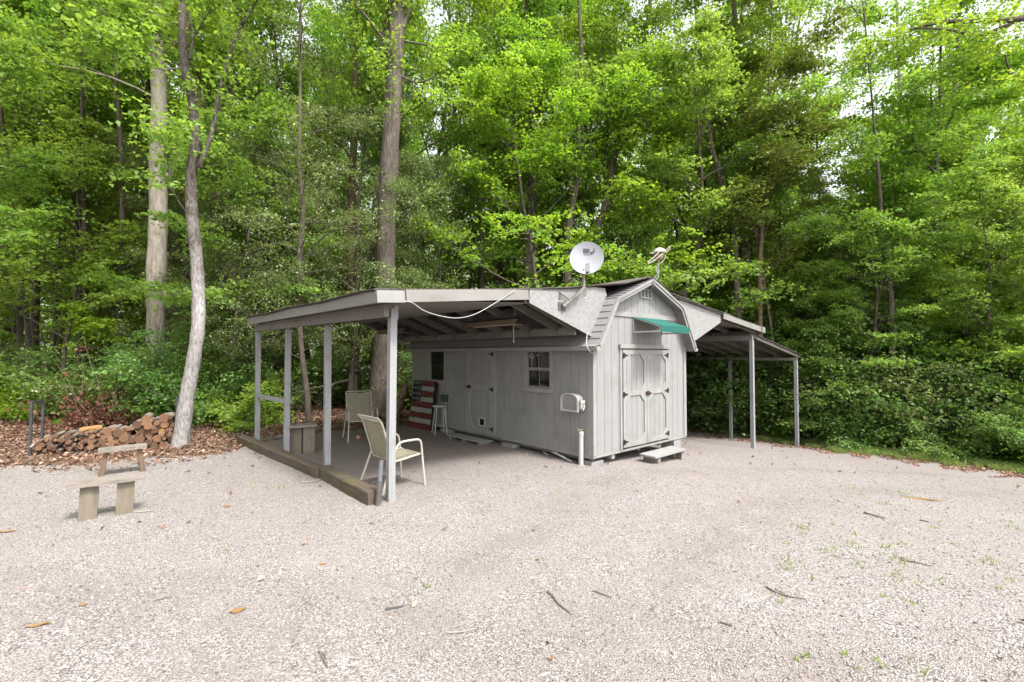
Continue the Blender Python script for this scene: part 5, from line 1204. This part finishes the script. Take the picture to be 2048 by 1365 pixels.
hero('pale_barked_tree', 13.4, [(300, 838), (306, 740), (312, 650), (312, 560), (317, 430), (316, 330), (318, 200), (314, 90), (312, 0)], [62, 44, 40, 42, 41, 38, 34, 30, 28], 'bark_pale', 'tall straight tree with pale flaky bark behind the firewood', 'canopy',
     [([(335, 358), (356, 325), (364, 280), (370, 230)], 13, -.3)], (14, .6, 3.2, .2), 12)
hero('thick_trunked_tree', 13.9, [(762, 830), (767, 720), (770, 580), (774, 430), (780, 300), (787, 180), (791, 90), (793, 0)], [62, 46, 40, 38, 36, 34, 35, 34], 'bark_grey', 'thick dark-trunked tree rising behind the carport roof', 'canopy',
     [([(802, 62), (815, 30), (823, 0), (826, -60)], 10, .3), ([(798, 150), (830, 165), (862, 158), (880, 140)], 5, -.6), ([(770, 262), (775, 225), (768, 180)], 4, -.4)], (12, .66, 3.4, .2), 13)
hero('mottled_leaning_tree', 15.6, [(703, 815), (705, 760), (711, 690), (709, 640), (703, 560), (701, 440), (706, 330), (710, 200), (712, 60)], [30, 22, 20, 20, 17, 16, 15, 13, 11], 'bark_rust', 'crooked tree with rusty lichen-mottled trunk seen under the carport beam', 'holly', [([(706, 385), (735, 372), (755, 400), (770, 440)], 5, -.5), ([(703, 560), (720, 470), (725, 420), (710, 395)], 4, -.6), ([(712, 350), (690, 300), (660, 270)], 5, .2)], (22, .35, 2.6, .1), 14)
hero('dark_holly_tree', 12.2, [(618, 850), (613, 780), (602, 690), (598, 600), (600, 500), (606, 420), (598, 330), (600, 200)], [15, 12, 11, 12, 12, 11, 9, 7], 'bark', 'small-leaved evergreen with a bent dark trunk between two carport posts', 'holly', [([(600, 505), (560, 488), (520, 498), (480, 520), (465, 560)], 6, -.3), ([(598, 470), (580, 455), (575, 440)], 5, 0), ([(602, 540), (640, 480), (690, 455)], 4, -.4)], (34, .18, 2.7, .05), 15)
hero('forked_tree', 17.5, [(1055, 600), (1058, 500), (1064, 400), (1067, 310), (1068, 270), (1062, 200), (1058, 100), (1050, 0)], [28, 24, 21, 20, 14, 12, 10, 8], 'bark_grey', 'forked grey tree behind the shed roof, its limb slanting up to the right', 'lime', [([(1067, 330), (1090, 290), (1120, 255), (1150, 210), (1180, 160), (1210, 90), (1235, 10)], 18, -.8), ([(1120, 272), (1075, 285), (1050, 300)], 3, -.8), ([(1070, 400), (1040, 350), (1020, 340)], 3, -1)], (22, .45, 3.6, .15), 16)
hero('dark_wavy_tree', 15.8, [(1133, 590), (1136, 500), (1143, 420), (1152, 370), (1159, 310), (1158, 240), (1165, 150), (1160, 50)], [16, 14, 14, 13, 12, 10, 9, 7], 'bark', 'slim dark tree with a wavy stem just left of the satellite dish', 'lime', [([(1146, 350), (1128, 310), (1110, 295), (1072, 275)], 4, -.7)], (20, .4, 3.2, .12), 17)
hero('slanting_grey_tree', 16.4, [(1180, 590), (1192, 490), (1207, 425), (1218, 370), (1232, 300), (1252, 240), (1275, 160), (1290, 80), (1300, 0)], [16, 16, 15, 14, 13, 11, 9, 8, 6], 'bark_grey', 'grey tree slanting right above the satellite dish, split into two stems', 'maple', [([(1208, 420), (1211, 350), (1214, 280), (1218, 200), (1220, 100)], 10, .4), ([(1208, 390), (1190, 330), (1175, 290), (1160, 250)], 5, -.5), ([(1230, 310), (1270, 260), (1310, 235), (1350, 190)], 5, -.5)], (22, .42, 3.0, .12), 18)
hero('straight_grey_tree', 20.5, [(1214, 590), (1214, 480), (1217, 400), (1222, 320), (1228, 200), (1230, 60)], [15, 14, 13, 12, 11, 9], 'bark_pale', 'straight pale grey tree right behind the satellite dish', 'canopy', (), (14, .5, 3.4, .2), 19)
hero('fan_topped_tree', 21.0, [(915, 600), (914, 500), (913, 420), (912, 340), (910, 250), (905, 150)], [18, 16, 15, 13, 9, 6], 'bark_grey', 'tree with a fan of upright branches above the left end of the shed roof', 'canopy', [([(913, 400), (895, 320), (885, 230), (878, 140)], 8, .3), ([(913, 390), (930, 310), (945, 220), (952, 130)], 8, -.3), ([(914, 430), (945, 350), (975, 290), (1000, 220)], 6, .4), ([(912, 350), (900, 280), (898, 200)], 6, .3), ([(913, 340), (920, 260), (925, 180)], 6, -.3)], (16, .45, 2.8, .35), 20)
hero('ridge_line_tree', 17.8, [(1494, 640), (1491, 540), (1488, 440), (1490, 340), (1492, 260), (1483, 170), (1474, 80), (1466, -10)], [30, 27, 25, 24, 20, 15, 12, 10], 'bark_grey', 'large grey tree rising beyond the ridge of the far carport', 'canopy', [([(1492, 250), (1515, 190), (1540, 120), (1560, 20)], 12, .3), ([(1495, 300), (1530, 200), (1580, 130), (1650, 60)], 9, -.5), ([(1530, 245), (1580, 180), (1610, 165), (1680, 140)], 6, -.8)], (14, .5, 3.0, .25), 21)
hero('thin_slanting_tree', 16.5, [(1480, 640), (1470, 500), (1455, 430), (1436, 340), (1421, 290), (1414, 220), (1405, 140)], [14, 13, 13, 12, 11, 9, 7], 'bark_grey', 'thin tree slanting left beyond the antenna', 'maple', [([(1445, 370), (1448, 290), (1438, 240)], 6, .3)], (20, .45, 2.8, .1), 22)
hero('reddish_cedar', 16.0, [(1519, 660), (1520, 560), (1522, 490), (1526, 420), (1530, 330), (1534, 240)], [11, 10, 9, 8, 6, 4], 'bark_rust', 'slender olive conifer with a reddish stem above the far carport', 'cedar', [([(1519, 535), (1490, 528), (1455, 515)], 4, -.3), ([(1521, 545), (1545, 530), (1570, 520)], 3, -.3)], (44, .3, 2.4, 0), 23)
hero('bank_tree', 15.0, [(1880, 760), (1878, 640), (1874, 520), (1872, 420), (1873, 330), (1878, 240), (1880, 150)], [14, 13, 12, 11, 10, 8, 6], 'bark', 'dark straight tree standing on the bank, its yellow-green crown spreading over the gravel side', 'lime', [([(1873, 350), (1840, 310), (1822, 265), (1812, 210)], 5, -.4), ([(1874, 300), (1900, 240), (1925, 200)], 5, .4), ([(1873, 260), (1862, 190), (1868, 110)], 5, -.5)], (28, .35, 2.5, .12), 24)
hero('dark_stump_tree', 17.5, [(1885, 790), (1884, 720), (1882, 640), (1885, 520), (1895, 400), (1905, 250)], [26, 24, 22, 19, 15, 10], 'bark', 'thick dark trunk half hidden among leaves on the right bank', 'maple', (), (18, .35, 3.2, .1), 25)
hero('bent_bank_tree', 14.0, [(1795, 800), (1785, 700), (1782, 600), (1772, 500), (1763, 440), (1758, 360), (1750, 270)], [13, 12, 12, 11, 10, 8, 5], 'bark', 'bent dark sapling trunk on the bank between far carport and frame edge', 'maple', (), (26, .3, 2.5, .08), 26)
hero('pale_bank_tree', 18.5, [(1822, 800), (1818, 690), (1815, 610), (1812, 500), (1805, 350), (1800, 200)], [16, 15, 14, 13, 11, 8], 'bark_pale', 'pale brown trunk glimpsed between leaves on the right bank', 'canopy', (), (14, .5, 2.6, .2), 27)
hero('carport_sapling', None, [(1419, 856), (1425, 800), (1430, 755), (1437, 700), (1440, 640)], [9, 8, 7, 6, 5], 'bark_pale', 'slim pale leaning sapling seen under the far carport roof', 'lime', (), (10, .55, 1.3, .1), 28, 1.5)
hero('left_slim_tree', 17.0, [(72, 800), (70, 640), (75, 500), (82, 380), (88, 260), (94, 120), (98, 0)], [20, 19, 18, 16, 14, 12, 10], 'bark', 'straight brown trunk near the left edge above the rack end', 'maple', [([(80, 345), (105, 320), (140, 300)], 4, -.5)], (20, .4, 2.8, .1), 29)
hero('far_left_crooked_tree', 15.0, [(62, 800), (55, 660), (42, 560), (28, 460), (15, 370), (10, 290), (0, 200)], [13, 12, 11, 11, 10, 9, 8], 'bark', 'thin crooked tree leaning out at the left edge', 'maple', [([(12, 350), (25, 300), (32, 250)], 8, .3)], (18, .4, 2.6, .1), 30)
hero('curving_dark_tree', 19.0, [(246, 800), (244, 660), (236, 540), (228, 420), (215, 340), (200, 290), (186, 240)], [18, 15, 15, 14, 13, 11, 9], 'bark', 'dark tree curving left behind the pale flaky trunk', 'canopy', (), (16, .5, 3.0, .2), 31)
hero('upright_dark_tree', 18.0, [(262, 800), (262, 640), (260, 500), (256, 380), (252, 280), (250, 150)], [18, 14, 13, 12, 11, 9], 'bark', 'upright dark tree close to the pale flaky trunk', 'canopy', (), (16, .5, 3.0, .2), 32)
hero('small_crooked_tree', 16.0, [(164, 720), (161, 600), (157, 500), (150, 400), (143, 380), (128, 320), (122, 240)], [10, 9, 9, 9, 8, 7, 5], 'bark', 'small crooked tree between the left trunks', 'maple', (), (18, .4, 2.4, .1), 33)
hero('overhanging_tree', 12.5, [(2260, 760), (2250, 500), (2240, 300), (2230, 100)], [40, 34, 30, 24], 'bark', 'tree outside the right edge whose dark limb reaches across the top corner', 'lime', [([(2230, 60), (2120, 20), (2040, 38), (1940, 42), (1880, 45), (1820, 60)], 16, -.8), ([(2040, 40), (1960, 70), (1900, 60), (1830, 56)], 8, -1.2), ([(2238, 180), (2110, 165), (2050, 160), (2020, 140), (2010, 110)], 8, -.6)], (14, .75, 3.0, .1), 34)

def stump():
    r = np.random.default_rng(5); g = grd(786, 838); dep = g.y; pts = [at(783, 838, dep), at(793, 818, dep), at(802, 800, dep + .1), at(809, 782, dep + .15), at(815, 762, dep + .2)]
    P = np.array(bez(pts, 5)); rr = np.interp(np.linspace(0, 4, len(P)), range(5), [.30, .19, .15, .10, .03]) * (1 + .12 * np.sin(np.arange(len(P)) * 2.1)); o = P[0].copy()
    t = empty('broken_stump', Vector(o), 0, 'splintered pale stump leaning behind the striped pallet flag', 'stump'); link('stem', tube_mesh('stem', [(P - o, rr)], M['bark_rust'], 12), t)
stump()
# ---- understory and canopy, one object per tree
def blocked(x, y, mar=0):
    s, t = ST(x, y)
    if -4.9 - mar < s < 10.6 + mar and -1 < t < 7.0 + mar: return True
    return bool(in_poly(np.array([x]), np.array([y]), GRAVEL)[0])
def gapcap(px, dep):
    """the canopy opens to the sky here: tallest a tree may be at this bearing"""
    return (708 - float(np.interp(px, [1490, 1560, 1620, 1770, 1850, 1980], [-300, 130, 285, 285, 130, -300]))) / FPX * dep + 1.85
EXPL = [   # kind, variant, photo px, distance, scale
    ('maple', 0, 130, 14.5, 1.0), ('maple', 2, 235, 16.2, 1.1), ('maple', 3, -40, 12, 1.0), ('maple', 0, 470, 13.0, .9), ('holly', 0, 520, 13.6, 1.0), ('holly', 1, 640, 15.2, 1.0), ('holly', 2, 700, 14.4, 1.05), ('holly', 0, 860, 16.4, 1.05),
    ('holly', 1, 450, 15.5, .95), ('maple', 1, 1090, 16.2, 1.15), ('maple', 1, 1230, 17.6, 1.1), ('maple', 2, 960, 18.2, 1.1), ('maple', 3, 1340, 17.2, 1.05), ('maple', 0, 1300, 16.2, .8), ('cedar', 0, 1570, 18.0, .85), ('cedar', 1, 1610, 21.5, .9),
    ('maple', 2, 1700, 18.2, 1.0), ('maple', 0, 1800, 17.0, 1.05), ('maple', 1, 1960, 17.4, 1.2), ('maple', 3, 2090, 15.6, 1.1), ('maple', 1, 2010, 20, 1.35), ('maple', 2, 1900, 16.2, .85), ('maple', 0, 1620, 18.5, .8), ('holly', 1, 1690, 17, .75), ('holly', 2, 2040, 15.2, .7)]
KLAB = {'oak': 'tall broad-leaved tree', 'maple': 'layered light green tree', 'holly': 'twiggy grey-green evergreen', 'cedar': 'fine-needled olive conifer', 'sapling': 'leafy sapling'}
for kind, k, px, dep, s_ in EXPL:
    x, y = wpx(px, dep)
    put(kind, k, x, y, s_, None, {'oak': 'woodland_tree', 'maple': 'maple_tree', 'holly': 'holly_tree', 'cedar': 'cedar_tree'}[kind], KLAB[kind] + ' of the understory ' + zone(px), KLAB[kind] + 's ' + zone(px), tilt=.05)
for kind, k, px, dep, s_ in (('oak', 1, 1095, 27, 1.12), ('oak', 4, 1118, 22.5, 1.1), ('oak', 3, 1180, 30, 1.15), ('oak', 0, 1440, 25, .95), ('oak', 2, 1530, 31, .95), ('maple', 1, 1560, 22, .9), ('maple', 3, 1625, 24, .85), ('oak', 1, 1380, 29, 1.1)):
    x, y = wpx(px, dep); put(kind, k, x, y, s_, None, {'oak': 'woodland_tree', 'maple': 'maple_tree'}[kind], KLAB[kind] + ' deep in the woods ' + zone(px), KLAB[kind] + 's deep in the woods ' + zone(px), tilt=.06)
# unseen trees added on the left to block low sky and darken the long wall
for kind, k, x, y, s_ in (('oak', 0, -15.5, 8.5, .9), ('maple', 1, -14.2, 6.2, 1.0), ('oak', 2, -16.5, 4, 1.0), ('maple', 3, -13.8, 2.4, 1.0), ('oak', 3, -15.5, -.5, .95), ('maple', 0, -13.6, -2.4, 1.0), ('oak', 1, -16, -5, 1.0), ('maple', 2, -13.5, -6.5, 1.05), ('oak', 4, -15, -10, 1.0), ('maple', 1, -12, -11, 1.1), ('holly', 1, -13.2, 4.4, .9), ('holly', 2, -12.9, 0, .9)):
    put(kind, k, x, y, s_, None, {'oak': 'woodland_tree', 'maple': 'maple_tree', 'holly': 'holly_tree'}[kind], KLAB[kind] + ' added outside the frame, screening the low sky', KLAB[kind] + 's added outside the frame', tilt=.06)
cnt = 0
r_ = random.Random(5)
for d0, d1, n, kinds, smin, smax in ((15.5, 20, 22, ('oak', 'oak', 'maple', 'maple', 'holly'), .75, 1.0), (20, 28, 38, ('oak', 'oak', 'maple', 'cedar'), .8, 1.05), (28, 40, 58, ('oak', 'oak', 'maple'), .8, 1.05), (40, 58, 44, ('oak', 'maple'), .8, 1.05)):
    for i in range(n):
        px = -250 + 2560 * (i + r_.random()) / n; dep = d0 + (d1 - d0) * r_.random(); x, y = wpx(px, dep)
        if blocked(x, y, 1.2): continue
        kind = r_.choice(kinds); s_ = smin + (smax - smin) * r_.random()
        s_ = min(s_, gapcap(px, dep) / (PROTO[kind][0][2] + 2))
        if kind == 'maple' and dep > 28: s_ *= 1.25
        put(kind, r_.randrange(9), x, y, s_, None, {'oak': 'woodland_tree', 'maple': 'maple_tree', 'holly': 'holly_tree', 'cedar': 'cedar_tree'}[kind], KLAB[kind] + ' deep in the woods ' + zone(px), KLAB[kind] + 's deep in the woods ' + zone(px), tilt=.06)
pr_ = random.Random(21)
for i in range(34):
    px = -60 + 2150 * (i + pr_.random()) / 34; dep = 14.2 + 9 * pr_.random(); x, y = wpx(px, dep)
    if blocked(x, y, .8): continue
    s_ = .85 + .35 * pr_.random()
    s_ = min(s_, gapcap(px, dep) / 18)
    put('pole', i, x, y, s_, None, 'slender_tree', 'slim dark-stemmed tree with a high crown ' + zone(px), 'slim trees ' + zone(px), tilt=.09)
# ---- shrubs
def shrub(px, dep, k, s_, low=''):
    x, y = wpx(px, dep)
    if bool(in_poly(np.array([x]), np.array([y]), GRAVEL)[0]): return
    s, t = ST(x, y)
    if -4.3 < s < 11.3 and -.9 < t < 6.9: return
    put('shrub', k, x, y, s_, None, 'shrub', SH_LAB[k % 5] + ' ' + zone(px), SH_LAB[k % 5] + 's ' + zone(px), 'shrub', tilt=.1)
EDGE = ([1390, 1480, 1560, 1700, 1850, 2048, 2250], [15.3, 14.4, 14.1, 13.75, 12.7, 11.3, 10.2])
for i in range(125):     # the dense bank beyond the gravel on the right: low growth in front, taller behind
    px = 1400 + 860 * r_.random(); f = (i / 125) ** 1.1; e = float(np.interp(px, *EDGE))
    shrub(px, e + .25 + 4.0 * f, r_.choice((4, 3, 0, 0)) if f < .25 else r_.choice((0, 1, 1, 3, 2, 1)), (.75 + .35 * r_.random()) if f < .25 else 1.15 + .5 * r_.random() + .5 * f)
for i, (px, dep, s_) in enumerate(((1660, 15.4, .55), (1730, 15.0, .62), (1800, 14.8, .5), (1850, 14.6, .66), (1920, 14.0, .55), (1970, 13.8, .68), (2040, 13.0, .58), (2110, 12.8, .7), (1620, 16.2, .6), (1760, 16.4, .7), (1890, 15.8, .75), (2000, 15.2, .75))):
    x, y = wpx(px, dep); put('maple', (0, 2, 3, 1)[i % 4], x, y, s_, None, 'maple_tree', 'small layered maple among the shrubs on the bank beyond the gravel', 'small maples on the bank', tilt=.08)
for i in range(44):      # growth filling the view under the far carport
    shrub(1330 + 200 * r_.random(), 17.0 + 4.5 * r_.random(), r_.choice((0, 1, 2, 1)), 1.2 + .8 * r_.random())
for i in range(40):      # left woods edge
    px = -120 + 640 * r_.random(); f = r_.random(); shrub(px, 11.2 + 6 * f, r_.choice((0, 2, 2, 3, 1, 4)), .8 + .7 * r_.random())
for i in range(30):      # behind the carport and the shed
    px = 420 + 1000 * r_.random(); f = r_.random(); shrub(px, 15.2 + 5 * f, r_.choice((0, 2, 1, 3)), .9 + .7 * r_.random())
for i in range(26):
    px = -150 + 2400 * r_.random(); dep = 13.5 + 7 * r_.random(); x, y = wpx(px, dep)
    if not blocked(x, y, .3): put('sapling', r_.randrange(3), x, y, .8 + .5 * r_.random(), None, 'sapling', 'leafy sapling ' + zone(px), 'saplings ' + zone(px), 'sapling', tilt=.12)
# far woods closing the view between the trunks
def far_mass():
    r = np.random.default_rng(77); n = 7000; px = r.random(n) * 2900 - 430; dep = 60 + 26 * r.random(n); x = (px - 1024) / FPX * dep; z = r.random(n) ** 1.2 * (30 + 14 * np.sin(px * .011) + 8 * np.sin(px * .031 + 2)) * np.where((px > 1570) & (px < 1790), .55, 1)
    S = [((a, b, c), (1, .2, 0)) for a, b, c in zip(x, dep, z)]
    Q, rn = foliage(r, S, 16, 2.0, .7, .5, .75, .35, .4); return link('far_woods', quads_mesh('far_woods', Q, M['canopy'], rn))
tag(far_mass(), 'distant sunlit woods closing the gaps between the trunks', 'woods', kind='stuff')

# ---- ground cover, litter and small debris
def scatter_litter(n, xr, yr, keepf, name, mat, size, label, cat):
    x = rng.uniform(*xr, n); y = rng.uniform(*yr, n); k = keepf(x, y); x, y = x[k], y[k]; n = len(x)
    N = norm(np.stack([rng.normal(0, .45, n), rng.normal(0, .45, n), np.ones(n)], 1)); A = norm(rng.normal(0, 1, (n, 3))); L = size * (.5 + rng.random(n))
    P = np.stack([x, y, GZ(x, y) + .012 + .03 * rng.random(n)], 1); Q = leaf_quads(P, N, A, L, L * .55, .16)
    o = link(name, quads_mesh(name, Q, M[mat])); tag(o, label, cat, kind='stuff'); return o
def stf(x, y): return (x - C2[0]) * V2[0] + (y - C2[1]) * V2[1], (x - C2[0]) * U2[0] + (y - C2[1]) * U2[1]
def lit_keep(x, y):
    s, t = stf(x, y); g = in_poly(x, y, GRAVEL); e = in_poly(x + .5 * nz2(x, y, 1.1), y + .55 + .5 * nz2(x, y, 1.3, 2), GRAVEL)
    shedz = (s > -3.6) & (s < 3.1) & (t > .2) & (t < 6.3)
    return (~g | (~e & (rng.random(len(x)) < .6)) | (g & (rng.random(len(x)) < .012))) & ~shedz & (np.hypot(x, y) < 24)
scatter_litter(95000, (-20, 1), (7, 22), lit_keep, 'fallen_leaves', 'litter', .062, 'brown fallen leaves carpeting the ground under the trees', 'leaves')
scatter_litter(16000, (3, 20), (8, 20), lit_keep, 'leaf_litter', 'litter', .07, 'brown leaf litter along the gravel edge below the bank', 'leaves')
def few(x, y): return in_poly(x, y, GRAVEL) & (np.hypot(x, y) > 1.6) & ((rng.random(len(x)) < np.clip(.9 - (x + 6) * .05, .15, 1)))
def edge_line(n, inside):
    """points scattered in a ragged band along the right edge of the gravel"""
    e = np.array([(p.x, p.y) for p in (grd(*q) for q in ((2140, 962), (2048, 948), (1850, 922), (1700, 906), (1560, 886), (1480, 873), (1390, 859)))])
    f = rng.random(n) * (len(e) - 1); i = np.minimum(f.astype(int), len(e) - 2); p = e[i] + (e[i + 1] - e[i]) * (f - i)[:, None]
    d = norm(e[i + 1] - e[i]); nr_ = np.stack([d[:, 1], -d[:, 0]], 1); nr_ *= np.sign(-(nr_ * p).sum(1, keepdims=True))
    return p + nr_ * (inside * rng.random(n) ** 1.2 * (.6 + .5 * np.sin(f * 9) + .3 * np.sin(f * 23)))[:, None]
def edge_litter():
    p = edge_line(9000, 1.5); n = len(p); N = norm(np.stack([rng.normal(0, .45, n), rng.normal(0, .45, n), np.ones(n)], 1)); L = .05 * (.5 + rng.random(n))
    Q = leaf_quads(np.stack([p[:, 0], p[:, 1], GZ(p[:, 0], p[:, 1]) + .012 + .02 * rng.random(n)], 1), N, norm(rng.normal(0, 1, (n, 3))), L, L * .55, .16)
    tag(link('edge_litter', quads_mesh('edge_litter', Q, M['litter'])), 'reddish leaf litter drifted along the edge of the gravel below the bank', 'leaves', kind='stuff')
edge_litter()
scatter_litter(330, (-9, 9), (1.8, 9), few, 'stray_leaves', 'litter', .05, 'stray brown leaves scattered across the gravel', 'leaves')
def blades(pts, name, label, h, dens):
    Q = []; 
    for cx, cy_, rad in pts:
        n = int(dens * rad); a = rng.random(n) * 6.28; d = rad * np.sqrt(rng.random(n)) * rng.random(n) ** .3; x = cx + d * np.cos(a); y = cy_ + d * np.sin(a); z = GZ(x, y) + .005
        b = rng.random(n) * 6.28; hh = h * (.4 + .9 * rng.random(n)); w = .004 + .004 * rng.random(n); le = rng.normal(0, .5, (n, 2)) * hh[:, None]
        wx, wy = np.cos(b) * w, np.sin(b) * w
        Q.append(np.stack([np.stack([x - wx, y - wy, z], 1), np.stack([x + wx, y + wy, z], 1), np.stack([x + wx * .3 + le[:, 0], y + wy * .3 + le[:, 1], z + hh], 1), np.stack([x - wx * .3 + le[:, 0], y - wy * .3 + le[:, 1], z + hh], 1)], 1))
    o = link(name, quads_mesh(name, np.concatenate(Q), M['weed'])); tag(o, label, 'grass', kind='stuff')
tuft = [(565, 978, .10), (450, 1106, .05), (760, 1133, .05), (852, 1178, .06), (745, 1050, .05), (1115, 985, .05), (1270, 985, .06), (195, 985, .05), (510, 968, .06), (120, 890, .12), (75, 905, .1), (1520, 905, .06), (1600, 912, .07)]
pts = [(grd(a, b).x, grd(a, b).y, c) for a, b, c in tuft]
for i in range(46):
    px = 1560 + 480 * r_.random(); py = 960 + 250 * r_.random() ** 1.4; g = grd(px, py); pts.append((g.x, g.y, .04 + .16 * r_.random() ** 2))
for i in range(10): g = grd(1560 + 300 * r_.random(), 1300 + 50 * r_.random()); pts.append((g.x, g.y, .03))
blades(pts, 'grass_tufts', 'thin green grass tufts sprouting through the gravel', .03, 150)
strip = []
for i in range(240):
    f = r_.random(); px = 1378 + 760 * f; py = float(np.interp(px, [1378, 1480, 1560, 1700, 1850, 2048, 2140], [853, 868, 881, 901, 917, 943, 958])) - 5 * r_.random(); g = grd(px, py); strip.append((g.x, g.y, .12 + .18 * r_.random()))
strip += [(float(a), float(b), .10) for a, b in edge_line(150, .6)]
blades(strip, 'grass', 'strip of green grass and weeds at the foot of the bank', .12, 520)
def stick(pts, r, label, mat='twig', grp=None, fork=None):
    r *= .78
    P = [grd(*p) + Vector((0, 0, r * .9 + .008)) for p in pts]; mb = MB(); cv = bez(P, 4); mb.tube(cv, [r * (1 - .5 * i / len(cv)) for i in range(len(cv))], 6)
    if fork: F = [grd(*p) + Vector((0, 0, r + .006)) for p in fork]; mb.tube(bez(F, 4), [r * .6 * (1 - .5 * i / (4 * (len(F) - 1) + 1)) for i in range(4 * (len(F) - 1) + 1)], 5)
    tag(mb.build('stick', M[mat], None, smooth=True), label, 'stick', grp)
stick([(1095, 1187), (1107, 1198), (1117, 1212), (1140, 1230)], .011, 'bent dark stick in the middle of the gravel foreground')
stick([(1186, 1185), (1200, 1190), (1222, 1199)], .008, 'short straight twig right of the bent stick')
stick([(894, 1270), (925, 1268), (953, 1261)], .009, 'pale forked stick in the gravel foreground', 'twig_pale', None, [(930, 1268), (920, 1285), (917, 1300)])
stick([(770, 1224), (790, 1220), (808, 1216)], .010, 'charred short stick left of the pale forked stick', 'rack')
stick([(1533, 1177), (1550, 1188), (1580, 1197), (1612, 1202)], .009, 'long thin branch lying on the right of the gravel', 'twig', None, [(1550, 1181), (1570, 1192), (1575, 1200)])
stick([(1728, 1028), (1745, 1033), (1770, 1040)], .014, 'bark-covered stick near the fallen bark strip')
stick([(1800, 1123), (1830, 1128), (1865, 1136)], .009, 'slender stick among the grass tufts on the right')
stick([(1840, 1043), (1858, 1047)], .012, 'stubby stick beside a grass tuft on the right')
stick([(1440, 1248), (1465, 1256)], .010, 'small brown twig low on the gravel, right of the middle')
stick([(638, 1307), (648, 1325), (655, 1340)], .009, 'crooked twig low in the left foreground', 'twig', None, [(645, 1310), (650, 1318), (652, 1326)])
stick([(308, 1205), (345, 1197)], .006, 'thin reddish twig in the left foreground')
stick([(270, 1028), (290, 1026), (312, 1023)], .014, 'pale bark sliver beside the near bench', 'twig_pale')
stick([(606, 968), (625, 966), (640, 963)], .016, 'weathered pale stick lying beside the mossy timber', 'twig_pale')
stick([(790, 1052), (812, 1053), (833, 1054)], .005, 'straw-coloured stem on the gravel before the nearest post', 'twig_pale')
stick([(810, 1024), (822, 1016), (834, 1008)], .006, 'thin tan twig right of the nearest post', 'twig_pale')
stick([(855, 995), (878, 992)], .008, 'pale bit of stick near the front chair leg', 'twig_pale')
stick([(1204, 1305), (1212, 1290), (1216, 1282)], .005, 'upright-pointing thin twig in the right foreground')
def flake(px, py, ln, wd, rz, label, mat='yellowleaf', name='fallen_leaf', cat='leaf'):
    g = grd(px, py); mb = MB(); n = 7; P = []
    for i in range(n):
        u = i / (n - 1) - .5; w = wd * (1 - (2 * abs(u)) ** 1.6) * .5 * random.uniform(.7, 1.25) + .003
        P += [(u * ln, -w, .012 + .02 * u * u + .008 * random.random()), (u * ln, w, .010 + .02 * u * u + .008 * random.random())]
    mb.poly(P, [(2 * i, 2 * i + 2, 2 * i + 3, 2 * i + 1) for i in range(n - 1)]); o = mb.build(name, M[mat], None); o.location = g; o.rotation_euler = (0, 0, rz); md = o.modifiers.new('thick', 'SOLIDIFY'); md.thickness = .002; tag(o, label, cat)
flake(475, 1225, .11, .05, .5, 'yellow curled leaf in the left foreground')
flake(76, 1254, .14, .035, .4, 'long buff leaf at the lower left of the gravel')
flake(165, 1214, .05, .035, .1, 'small buff leaf near the long buff leaf')
flake(12, 1066, .16, .06, .2, 'pale yellow bark scrap at the left edge', name='bark_scrap', cat='bark')
flake(455, 1015, .10, .05, .3, 'tan leaf on the gravel between bench and timber')
flake(645, 1131, .06, .03, .2, 'orange leaf on the gravel below the timber end')
flake(1845, 1000, .55, .09, -.35, 'long orange-brown bark strip on the right of the gravel', name='bark_strip', cat='bark')
flake(1075, 1122, .04, .03, .9, 'tiny orange leaf in the middle of the gravel')
flake(1101, 1322, .03, .025, .9, 'small red leaf low on the gravel')
# brown brush heap behind the low end of the stack
def brush():
    g = grd(122, 880); r = np.random.default_rng(9); c = np.array([g.x, g.y + .7, 0]); paths = []; S = []
    for i in range(46):
        a = r.random() * 6.28; e = .25 + 1.1 * r.random(); B, br = grow(r, c + np.array([r.normal(0, .35), r.normal(0, .2), .02]), (math.cos(a) * math.cos(e), math.sin(a) * math.cos(e) * .6, math.sin(e)), .5 + .9 * r.random(), .010, 5, .16, 0, .4); paths.append((B, br)); S += [(B[k], B[k] - B[k - 1]) for k in (2, 3, 4)]
    for dx, dy, L in ((.12, .1, 2.3), (.35, .0, 1.9), (-.3, .1, 1.7), (.2, .2, 1.5)):
        B, br = grow(r, c + np.array([dx, dy, 0]), (r.normal(0, .25), r.normal(0, .2), 1), L, .016, 7, .09); paths.append((B, br)); S += [(B[6], B[6] - B[5])]
    Q, rn = foliage(r, S, 16, .2, .6, .07, .6, .2, .5); t = empty('brush_heap', Vector(c), 0, 'heap of dead brown brush behind the low end of the firewood', 'brush heap')
    me = tube_mesh('branch', [(P - c, q) for P, q in paths], M['twig'], 5); link('branch', me, t); link('dead_leaves', quads_mesh('dead_leaves', Q - c, M['deadbrush'], rn), t)
brush()
